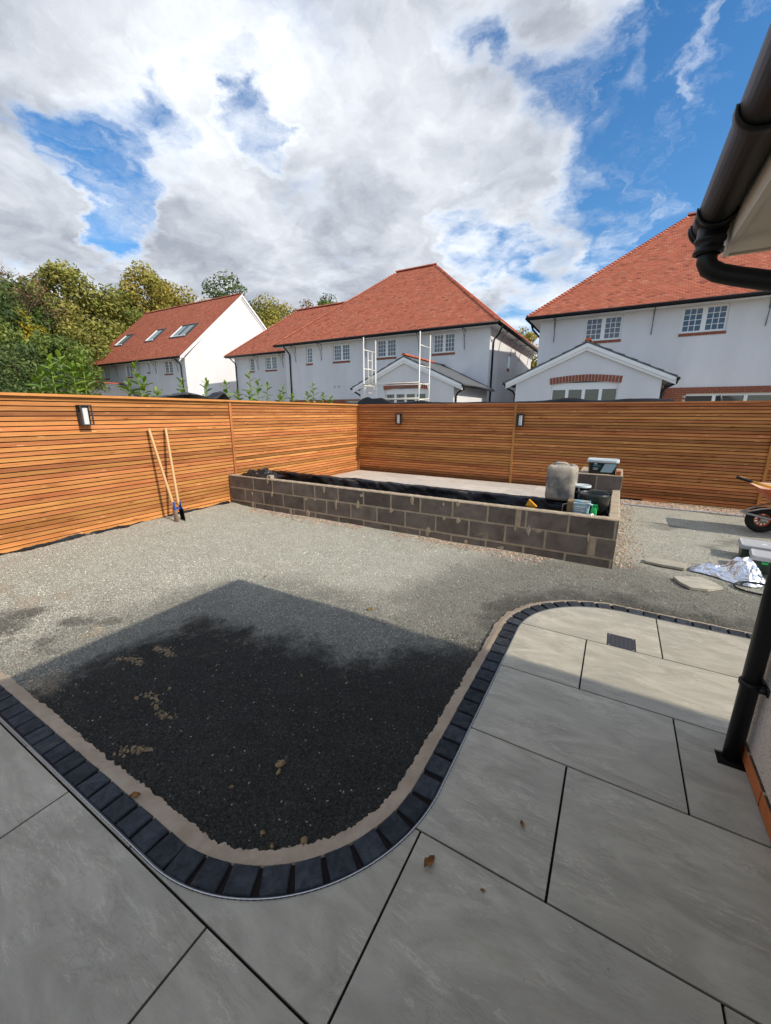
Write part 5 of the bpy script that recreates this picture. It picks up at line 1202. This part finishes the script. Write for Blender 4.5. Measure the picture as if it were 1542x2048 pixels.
mb = MB(); mb.box(-5.70,-5.66, 23.0, 23.4, 3.95, 4.75); o = mb.build('side_window', M_UPVC, mh); mb = MB(); mb.box(-5.70,-5.655, 22.97, 23.43, 3.80, 3.93); mb.build('brick_sill', M_BRICKR, o); mb = MB(); mb.box(-5.69,-5.658, 23.06, 23.34, 4.02, 4.68); mb.build('glass', M_GLASS, o)
# set-back wing of the middle house
def wing(th):
    x0, x1, y0, dep = -25.8, -18.0, 20.9, 7.7; h = dep/2; rz = 8.98; wy = y0+.45; ov = .45
    wins = [(-23.78,-23.32,4.48,5.37),(-22.21,-21.11,4.48,5.37)]
    mb = MB(); holed_wall(mb, x0+ov, x1+.3, 0, EZ-.1, wy, wins); mb.add([(x0+ov,wy,0),(x0+ov,y0+dep-ov,0),(x0+ov,y0+dep-ov,EZ-.1),(x0+ov,wy,EZ-.1)], [(0,3,2,1)])
    wg = mb.build('wing', M_RENDER, th)
    mb = MB(); mb.box(x0+.05, x1+.3, y0+.05, y0+dep-.05, EZ-.115, EZ-.101); mb.build('soffit', M_UPVC, wg)
    mb = MB(); mb.add([(x0,y0,EZ),(x1+5,y0,EZ),(x1+5,y0+dep,EZ),(x0,y0+dep,EZ),(x0+h,y0+h,rz),(x1+5,y0+h,rz)], [(0,1,5,4),(2,3,4,5),(3,0,4),(0,3,2,1)]); mb.build('roof', M_BRICKR, wg)
    sl_ = math.hypot(h, rz-EZ); sy, sz = h/sl_, (rz-EZ)/sl_
    tiles('roof_tiles', wg, (0, y0-.04, EZ-.03), (1,0,0), (0,sy,sz), (0,-sz,sy), sl_+.04, lambda s: x0+s*sy, lambda s: x1+.2+s*sy*1.0)
    tiles('roof_tiles', wg, (x0-.04, 0, EZ-.03), (0,1,0), (sy,0,sz), (-sz,0,sy), sl_+.04, lambda s: y0+s*sy, lambda s: y0+dep-s*sy, wid=.35)
    capline('ridge_tiles', wg, (x0+h-.1,y0+h,rz+.03), (-14.5,y0+h,rz+.03), .115, .30); capline('hip_tiles', wg, (x0-.02,y0-.02,EZ+.01), (x0+h,y0+h,rz), .085, .155, bon=True)
    eaves(wg, x0-.02, x1-.35, y0-.03, EZ); rainpipe(wg, x0+.55, wy, EZ, ov)
    for x in (-22.9,-20.5): stay(wg, x, wy, EZ-.115, ov)
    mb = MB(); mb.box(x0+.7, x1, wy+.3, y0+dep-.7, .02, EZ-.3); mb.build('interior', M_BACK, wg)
    for w in wins: casement(th, *w, wy, 1 if w[1]-w[0] < .7 else 2)
wing(mh)
# right house
rw = [(-1.74,-.39,4.47,5.38),(1.52,2.89,4.49,5.40)]
rh = hip_house('white rendered house with red hipped roof and brickwork beside its patio doors', -3.96, 9.70, rw+[(5.2,6.5,4.47,5.38)], [-2.9,.62,3.95,7.5], [9.0], [(2.02,6.6,.02,2.30)])
gf_window(rh, 2.02, 6.6, 2.30, WY, 5); brick_field(rh, .95, 7.4, .0, 2.52, WY, [(2.02,6.6,0,2.30)]); vent(rh, 1.53, 3.02, WY)
ex = extension(rh, -1.22, 2.18, 15.23, 3.80, 2.62, 2.5, door=(-2.20,-.17,.02,2.52))
mb = MB(); mb.box(.965, 1.10, 15.6, 15.72, 2.10, 2.32); mb.tube([(.97,15.66,2.36),(1.03,15.66,2.42),(1.03,15.66,2.34)], .012, 6); mb.build('porch_lantern', M_LEAD, ex)
mb = MB(); mb.tube([(-4.02,20.2,EZ-.1),(-3.95,20.2,EZ-.3),(-3.72,20.3,EZ-.55),(-3.56,20.35,EZ-.75),(-3.56,20.35,0)], .042, 10); mb.build('downpipe', M_BLACKP, rh, True)
# left house with gables
def gable_house():
    x0, x1, dep = -42.3, -28.48, 12.4; h = dep/2; rz = 11.06; ov = .40; y1 = EY+dep
    th = thing('house', 'white gabled house with red roof and three rooflights before the trees', 'house', ((x0+x1)/2, 25, 0))
    wins = [(-40.23,-39.27,4.44,5.36),(-36.61,-35.58,4.45,5.36),(-33.45,-33.05,4.68,5.38),(-31.13,-30.07,4.46,5.40)]
    mb = MB(); holed_wall(mb, x0+.15, x1, 0, EZ-.1, WY, wins); k = (rz-EZ)/h
    for x in (x0+.15, x1): mb.add([(x,WY,0),(x,y1-ov,0),(x,y1-ov,EZ-.1),(x,EY+h,rz-.14),(x,WY,EZ-.1)], [(0,1,2,3,4)])
    mb.build('wall', M_RENDER, th)
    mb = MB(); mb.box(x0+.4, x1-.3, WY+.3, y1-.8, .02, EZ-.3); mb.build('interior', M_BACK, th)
    mb = MB(); mb.box(x0+.02, x1+.14, EY+.05, WY+.02, EZ-.115, EZ-.101); mb.build('soffit', M_UPVC, th)
    mb = MB(); xe = x1+.16; T = .0
    mb.add([(x0,EY,EZ),(xe,EY,EZ),(xe,EY+h,rz),(x0,EY+h,rz),(xe,y1,EZ),(x0,y1,EZ),(x0,EY+.1,EZ-.05),(xe,EY+.1,EZ-.05),(xe,EY+h,rz-.12),(x0,EY+h,rz-.12),(xe,y1-.1,EZ-.05),(x0,y1-.1,EZ-.05)], [(0,1,2,3),(3,2,4,5),(6,9,8,7),(9,11,10,8),(1,7,8,2),(0,3,9,6),(2,8,10,4)]); roof = mb.build('roof', M_BRICKR, th)
    sl_ = math.hypot(h, rz-EZ); sy, sz = h/sl_, (rz-EZ)/sl_
    sk = [(-40.75,-39.60,2.78,4.38),(-35.85,-34.75,2.78,4.42),(-32.35,-30.40,2.80,4.42)]
    tiles('roof_tiles', roof, (0, EY-.04, EZ-.03), (1,0,0), (0,sy,sz), (0,-sz,sy), sl_+.04, lambda s: x0, lambda s: xe, holes=[(a-.05, b_+.05, c_-.05, d_+.05) for a, b_, c_, d_ in sk])
    capline('ridge_tiles', roof, (x0,EY+h,rz+.02), (xe,EY+h,rz+.02), .12, .30)
    for a, b_, c_, d_ in sk:
        def P(u, s, n): return (u, EY-.04+sy*s-sz*n, EZ-.03+sz*s+sy*n)
        mb = MB(); f = .07
        def slab_(u0, u1, s0, s1, n0, n1, mi=0): mb.add([P(u, s, n) for n in (n0, n1) for u, s in ((u0,s0),(u1,s0),(u1,s1),(u0,s1))], [(0,3,2,1),(4,5,6,7),(0,1,5,4),(1,2,6,5),(2,3,7,6),(3,0,4,7)], mi)
        slab_(a-.10, b_+.10, c_-.12, c_, .0, .05); slab_(a-.10, b_+.10, d_, d_+.12, .0, .05); slab_(a-.10, a, c_, d_, 0, .05); slab_(b_, b_+.10, c_, d_, 0, .05)
        slab_(a, b_, c_, c_+f, .0, .09, 1); slab_(a, b_, d_-f, d_, 0, .09); slab_(a, a+f, c_+f, d_-f, 0, .09, 1); slab_(b_-f, b_, c_+f, d_-f, 0, .09)
        if b_-a > 1.5: slab_((a+b_)/2-.06, (a+b_)/2+.06, c_+f, d_-f, 0, .09)
        rl = mb.build('rooflight', [M_LEAD, M_UPVC], roof) if False else mb.build('rooflight', [M_LEAD, M_UPVC], th)
        mb = MB(); slab_(a+f, b_-f, c_+f, d_-f, .03, .05); mb.build('glass', M_SKYL, rl)
    mb = MB()                       # barge boards on the sunny gable
    for sg in (-1, 1):
        for o_, w_, xx in ((.03,.16,xe+.004),(.19,.16,x1+.06)):
            A_ = (EY+h, rz-o_); B_ = (EY+h+sg*(h-.0), EZ-o_+.0); P_ = [A_, B_, (B_[0], B_[1]-w_), (A_[0], A_[1]-w_*1.05)]
            P_ = P_ if sg > 0 else P_[::-1]
            mb.add([(xx, q[0], q[1]) for q in P_]+[(x1-.001, q[0], q[1]) for q in P_], [(0,1,2,3),(7,6,5,4)]+[((i+1)%4, i, 4+i, 4+(i+1)%4) for i in range(4)])
    mb.build('barge_board', M_UPVC, th)
    eaves(th, x0-.02, xe-.02, EY-.03, EZ)
    for w in wins: casement(th, *w, WY, 1 if w[1]-w[0] < .7 else 2)
    for x in (-41.2,-37.9,-34.5,-32.2,-29.4): stay(th, x, WY, EZ-.115, .45)
    rainpipe(th, -29.0, WY, EZ, .45); rainpipe(th, -41.8, WY, EZ, .45)
    extension(th, -37.03, 2.18, 15.23, 3.80, 2.62, 2.5, door=(-38.0,-36.0,.02,2.5), lead=False)
gable_house()

# scaffold tower
def tower():
    th = thing('scaffold_tower', 'pale alloy scaffold tower with two ladder frames before the gabled extension', 'scaffold', (-7.8, 14.25, -.08))
    Y0, Y1, T = 13.80, 14.70, 4.40
    for k, X in enumerate((-8.99, -6.57)):
        mb = MB()
        for y in (Y0, Y1): mb.tube([(X,y,-.09),(X,y,T)], .026, 8)
        for z in (.4,.95,1.5,2.05,2.62,3.25,3.95) if k == 0 else (.4,.95,1.5,2.05,2.62,3.25,3.95): mb.tube([(X,Y0,z),(X,Y1,z)], .020, 8)
        if k == 0:
            for y in (Y0+.32, Y0+.62): mb.tube([(X,y,2.35),(X,y,3.95)], .018, 8)
            for z in (2.35,2.66,2.97,3.28,3.6): mb.tube([(X,Y0+.32,z),(X,Y0+.62,z)], .016, 8)
        for y, s_ in ((Y0,1),(Y1,-1)): mb.tube([(X,y,2.40),(X,y+s_*.16,2.60)], .013, 6)
        mb.build('end_frame', M_SCAF, th, True)
    for y, z in ((Y0,2.66),(Y0,2.10),(Y1,2.10),(Y1,2.66)): mb = MB(); mb.tube([(-9.02,y-.03,z),(-6.54,y-.03,z)], .020, 8); mb.build('brace', M_SCAF, th, True)
tower()

# ------------------------------------------------------------------ vegetation
def foliage(lobes, n, leaf, cols, seed, up=.35, elong=1.0, spread=(.70,1.06)):
    r = np.random.default_rng(seed); lob = np.array(lobes); w = lob[:, 3]**2; w = w/w.sum(); k = r.choice(len(lob), n, p=w)
    d = r.normal(0, 1, (n, 3)); d[:, 2] = d[:, 2]*.9+.15; d /= np.linalg.norm(d, axis=1)[:, None]
    rad = lob[k, 3]*r.uniform(*spread, n); p = lob[k, :3]+d*rad[:, None]*np.array([1, 1, lob[0, 4] if lob.shape[1] > 4 else .85])
    nn = d*.75+r.normal(0, .55, (n, 3)); nn[:, 2] += up; nn /= np.linalg.norm(nn, axis=1)[:, None]
    t = np.cross(nn, r.normal(0, 1, (n, 3))); t /= np.linalg.norm(t, axis=1)[:, None]; b_ = np.cross(nn, t)
    s = leaf*r.uniform(.55, 1.35, n)[:, None]; e = elong
    q = np.stack([p-t*s*e, p+b_*s*.55+nn*s*.12, p+t*s*e, p-b_*s*.55+nn*s*.12], 1).reshape(-1, 3)
    base = np.array(cols); lc = r.integers(0, len(base), len(lob)); mixk = r.uniform(0, 1, n) < .65
    c = np.where(mixk[:, None], base[lc[k]], base[r.integers(0, len(base), n)])*r.uniform(.70, 1.40, (n, 1))*np.array([1.22, 1.22, 1.1])
    return q, np.arange(4*n).reshape(-1, 4), np.repeat(c, 4, 0)
OLIVE = [(.17,.185,.042),(.225,.215,.055),(.13,.160,.04),(.25,.22,.062),(.17,.160,.045)]
GREEN = [(.095,.135,.035),(.13,.17,.04),(.07,.105,.03),(.16,.185,.045)]
DKG = [(.055,.085,.03),(.075,.11,.036),(.042,.066,.026),(.10,.13,.042)]
YEL = [(.24,.21,.025),(.36,.27,.02),(.15,.165,.03)]
RUS = [(.26,.15,.085),(.22,.135,.08),(.18,.12,.07)]
GOLD = [(.26,.215,.05),(.31,.245,.06),(.20,.195,.045),(.24,.205,.055)]
def tree(label, ang, dist, top, w, base, cols, n, leaf, seed, name='tree', nl=24, zs=.8, group='trees behind the houses', th_trunk=.3, spread=(.50,1.08), lobr=(.30,.46)):
    rs = random.Random(seed); x, y = dist*math.sin(R(ang)), dist*math.cos(R(ang)); th = thing(name, label, 'tree' if 'tree' in name else 'bush', (x, y, -.1), group)
    H = (top-base)/2; cz = base+H; lobes = []
    for i in range(nl):
        a = rs.uniform(0, 2*math.pi); u = rs.uniform(-.85, .80); rr = math.sqrt(max(0, 1-u*u))*rs.uniform(.45, .80); wd = w*(1-.25*max(0, u))
        lr = rs.uniform(*lobr)*w*(1-.35*max(0, u)); lobes.append((x+wd*rr*math.cos(a), y+wd*rr*math.sin(a), min(cz+H*u, top-lr*zs*.95), lr, zs))
    lobes.append((x, y, top-.30*w*zs, .30*w, zs)); lobes.append((x, y, cz, .62*w, zs)); lobes.append((x, y, cz+.35*H, .5*w, zs)); lobes.append((x, y, cz-.4*H, .6*w, zs))
    mb = MB(); mb.tube([(x,y,-.1),(x+.05,y,base*.6+.3),(x,y+.1,cz)], [th_trunk,th_trunk*.8,th_trunk*.3], 9)
    for l_ in lobes[:9]: m_ = Vector((x, y, base*.6+.6)); e = Vector(l_[:3]); mb.tube([m_, m_.lerp(e, .5)+Vector((0,0,.3)), e], [th_trunk*.4,th_trunk*.25,.03], 6)
    mb.build('trunk', M_BARK, th, True)
    q, f, c = foliage(lobes, n, leaf, cols, seed, spread=spread); big('crown', q, f, M_TREE, th, c)
T_ = [  # label, angle, dist, top, half width, base, palette, leaves, leaf size, seed
 ('olive tree filling the gap behind the bare twigs', -68.4, 60, 14.4, 4.6, 1, OLIVE, 18000, .18, 12),
 ('dark evergreen tree at the far left of the wood', -75.6, 44, 12.9, 6.0, .5, DKG, 26000, .17, 1),
 ('green tree with a yellowing patch beside the dark evergreen', -70.4, 50, 13.2, 4.9, 1, GREEN, 22000, .17, 2),
 ('tall olive tree with a rounded top left of the gabled house', -66.2, 54, 16.0, 5.0, 1, OLIVE, 25000, .18, 3),
 ('low olive tree between the two tall olive trees', -62.2, 56, 15.0, 5.6, 1, OLIVE, 25000, .18, 4),
 ('tallest golden olive tree behind the red gabled roof', -59.0, 58, 18.3, 5.4, 1, GOLD, 26000, .18, 5),
 ('broad golden olive tree behind the ridge of the gabled house', -55.2, 58, 16.4, 6.2, 1, GOLD, 26000, .18, 6),
 ('dark green rounded tree behind the gable peak', -50.0, 60, 19.0, 5.6, 2, DKG, 24000, .18, 7),
 ('golden autumn tree beside the white gable', -45.4, 60, 16.8, 6.2, 1, GOLD, 26000, .18, 8),
 ('rusty brown tree tip above the wing roof', -40.4, 62, 17.0, 3.4, 2, RUS, 9000, .16, 9),
 ('green tree top above the wing roof', -37.6, 62, 18.0, 4.2, 2, GREEN, 12000, .18, 10),
 ('yellow green tree in the gap between the two hipped houses', -12.3, 70, 14.6, 4.0, 1, GOLD, 10000, .20, 11),
]
for lb, an, di, tp2, w, bs, pal, nn_, lf_, sd in T_: tree(lb, an, di, tp2, w, bs, pal, nn_, lf_, sd, nl=64, lobr=(.20,.36))
B_ = [('dark ivy covered hedge below the evergreen at the fence', -78.0, 30, 5.2, 3.9, 0, DKG, 16000, .11, 21),
      ('grey green hedge bush between the dark hedge and the house', -71.4, 33, 5.6, 3.3, 0, DKG, 15000, .11, 22),
      ('green bush at the left corner of the gabled house', -67.6, 40, 7.2, 3.4, 0, GREEN, 13000, .13, 23),
      ('mid green bush filling the wood edge above the hedge', -74.0, 38, 8.6, 3.8, 0, GREEN, 14000, .13, 24),
      ('olive thicket under the tall olive tree', -66.5, 47, 9.6, 4.2, 0, OLIVE, 14000, .15, 25),
      ('shaded thicket beside the left end of the gabled house', -64.0, 52, 9.8, 4.4, 0, OLIVE, 13000, .16, 27),
      ('yellow leaved shrub glowing at the wood edge', -70.9, 44, 9.4, 1.9, 5.5, YEL, 4500, .16, 26)]
for lb, an, di, tp2, w, bs, pal, nn_, lf_, sd in B_: tree(lb, an, di, tp2, w, bs, pal, nn_, lf_, sd, name='hedge_bush', group='bushes along the wood edge', th_trunk=.12, zs=.85, nl=34, lobr=(.20,.36))
# bare twiggy tree
def bare_tree():
    an, di = -71.4, 48; x, y = di*math.sin(R(an)), di*math.cos(R(an)); th = thing('bare_tree', 'nearly bare brown twiggy tree above the dark evergreen', 'tree', (x, y, -.1)); rs = random.Random(4); mb = MB()
    tips = []
    def br(p, d, L_, r, lev):
        q = p+d*L_; mb.tube([p, p.lerp(q, .5)+Vector((rs.uniform(-.1,.1),rs.uniform(-.1,.1),.1)), q], [r,r*.8,r*.6], 5, False)
        if lev == 0: tips.append(q); return
        for i in range(3 if lev > 1 else 4): br(p.lerp(q, rs.uniform(.55,1)), (d+Vector((rs.uniform(-.75,.75),rs.uniform(-.75,.75),rs.uniform(-.15,.45)))).normalized(), L_*rs.uniform(.55,.8), r*.55, lev-1)
    br(Vector((x,y,-.1)), Vector((0,0,1)), 6.0, .22, 0); 
    for i in range(7): br(Vector((x,y,5.6-.3*i)), Vector((rs.uniform(-.5,.5),rs.uniform(-.5,.5),1)).normalized(), 3.6, .11, 3)
    mb.build('trunk', M_BARK, th)
    q, f, c = foliage([(t_.x,t_.y,t_.z,.45,.9) for t_ in tips], 1700, .11, RUS, 5); big('crown', q, f, M_TREE, th, c)
bare_tree()
# laurel shoots behind the sunny fence
lm = MB(); n = 6; vs = []
for i in range(n+1):
    u = i/n; w = .034*math.sin(math.pi*min(1, u*.94+.03))**.75*(1.05-.2*u); z = -.030*u*u+.012*u; vs += [(u*.135, -w, z+.012), (u*.135, 0, z), (u*.135, w, z+.012)]
lm.add(vs, [(i*3+j, (i+1)*3+j, (i+1)*3+j+1, i*3+j+1) for i in range(n) for j in range(2)])
leaf0 = None
SH = [(-6.65,2.58,2.27,1.02),(-6.75,2.74,2.36,1.05),(-6.6,2.95,2.36,1.02),(-6.7,3.03,2.14,1.0),(-6.55,2.78,2.18,1.05),(-6.7,2.47,2.10,1.0),(-6.8,2.64,2.2,1.0),(-6.75,2.88,2.22,1.0),(-6.7,3.70,2.31,1.0),(-6.72,3.84,2.08,1.1),(-6.6,3.53,2.03,1.1),(-6.65,3.98,1.92,.9),(-6.7,4.46,2.11,.95),(-6.7,4.96,2.14,.95),(-6.7,5.39,2.13,1.0),(-6.65,5.62,1.96,1.0),(-6.7,5.98,2.37,1.0),(-6.7,6.19,2.23,1.0),(-6.62,5.90,2.02,.9),(-6.7,6.47,2.18,.95),(-6.7,6.92,2.14,1.0),(-6.6,6.72,1.95,.95),(-6.6,7.12,1.95,.9),(-6.7,7.96,2.27,1.0),(-6.65,7.70,2.03,1.0),(-6.7,8.35,2.04,1.0),(-6.6,8.55,1.98,.9)]
c8 = 'laurel shoot in the dense bright green clump beside the dark hedge'; c3 = 'low laurel shoot under the tall one before the grey slate roof'; sm = 'short laurel tuft just above the sunlit fence cap'
LBL = [c8]*8 + ['tall laurel shoot reaching up to the windows of the gabled house', c3, c3, c3, 'laurel shoot before the rain pipe corner of the gabled house', 'laurel shoot before the sunlit white gable beside the membrane peak', 'leaning laurel shoot before the shadow on the white gable', sm,
  'tallest laurel shoot before the set back wing', 'laurel shoot close beside the tallest one before the wing', sm, 'laurel shoot between the tallest shoot and the inner wall corner of the wing', 'bushy laurel shoot where the wing meets the main house', sm, sm,
  'laurel shoot standing alone before the main house wall below the vents', sm, 'laurel shoot nearest the bunched membrane at the fence corner', sm]
for i, (x, y, z, sc) in enumerate(SH):
    rs = random.Random(i+60); lb = LBL[i]
    th = thing('laurel_shoot', lb, 'plant', (x, y, -.1), 'laurel clump by the hedge' if i < 8 else ('laurels before the slate roof' if i < 12 else 'laurel shoots along the fence'))
    bx, by = x+rs.uniform(-.10,.02), y+rs.uniform(-.12,.12); mb = MB(); P_ = [Vector((bx,by,-.1)), Vector((bx,by,1.2)), Vector(((bx+x)/2+.02,(by+y)/2,(1.2+z)/2)), Vector((x,y,z-.03))]; mb.tube(P_, [.012,.010,.008,.004], 6); mb.build('stem', M_STEM, th, True)
    nlv = 20 if i < 8 else 15; a = rs.uniform(0, 6)
    for q in range(nlv):
        t_ = q/(nlv-1); zz_ = z-.02-(z-1.62)*t_**1.2; f = (zz_-1.2)/(z-1.2); px, py = bx+(x-bx)*f, by+(y-by)*f; a += 2.4+rs.uniform(-.3,.3); pitch = R(62-58*t_**.7+rs.uniform(-12,12)); s_ = sc*rs.uniform(.75,1.15)*(.72+.5*min(1, t_*2.2))
        M = Matrix.Translation((px,py,zz_)) @ Matrix.Rotation(a, 4, 'Z') @ Matrix.Rotation(-pitch, 4, 'Y') @ Matrix.Rotation(rs.uniform(-.5,.5), 4, 'X') @ Matrix.Diagonal((s_,s_,s_,1))
        if leaf0 is None: o = lm.build('leaf', M_LAUREL, None, True); leaf0 = o.data; o.matrix_basis = M
        else: o = link('leaf', leaf0, None, M)
        o.parent = th; o.matrix_parent_inverse = wmat(th).inverted()

S.render.engine = 'CYCLES'
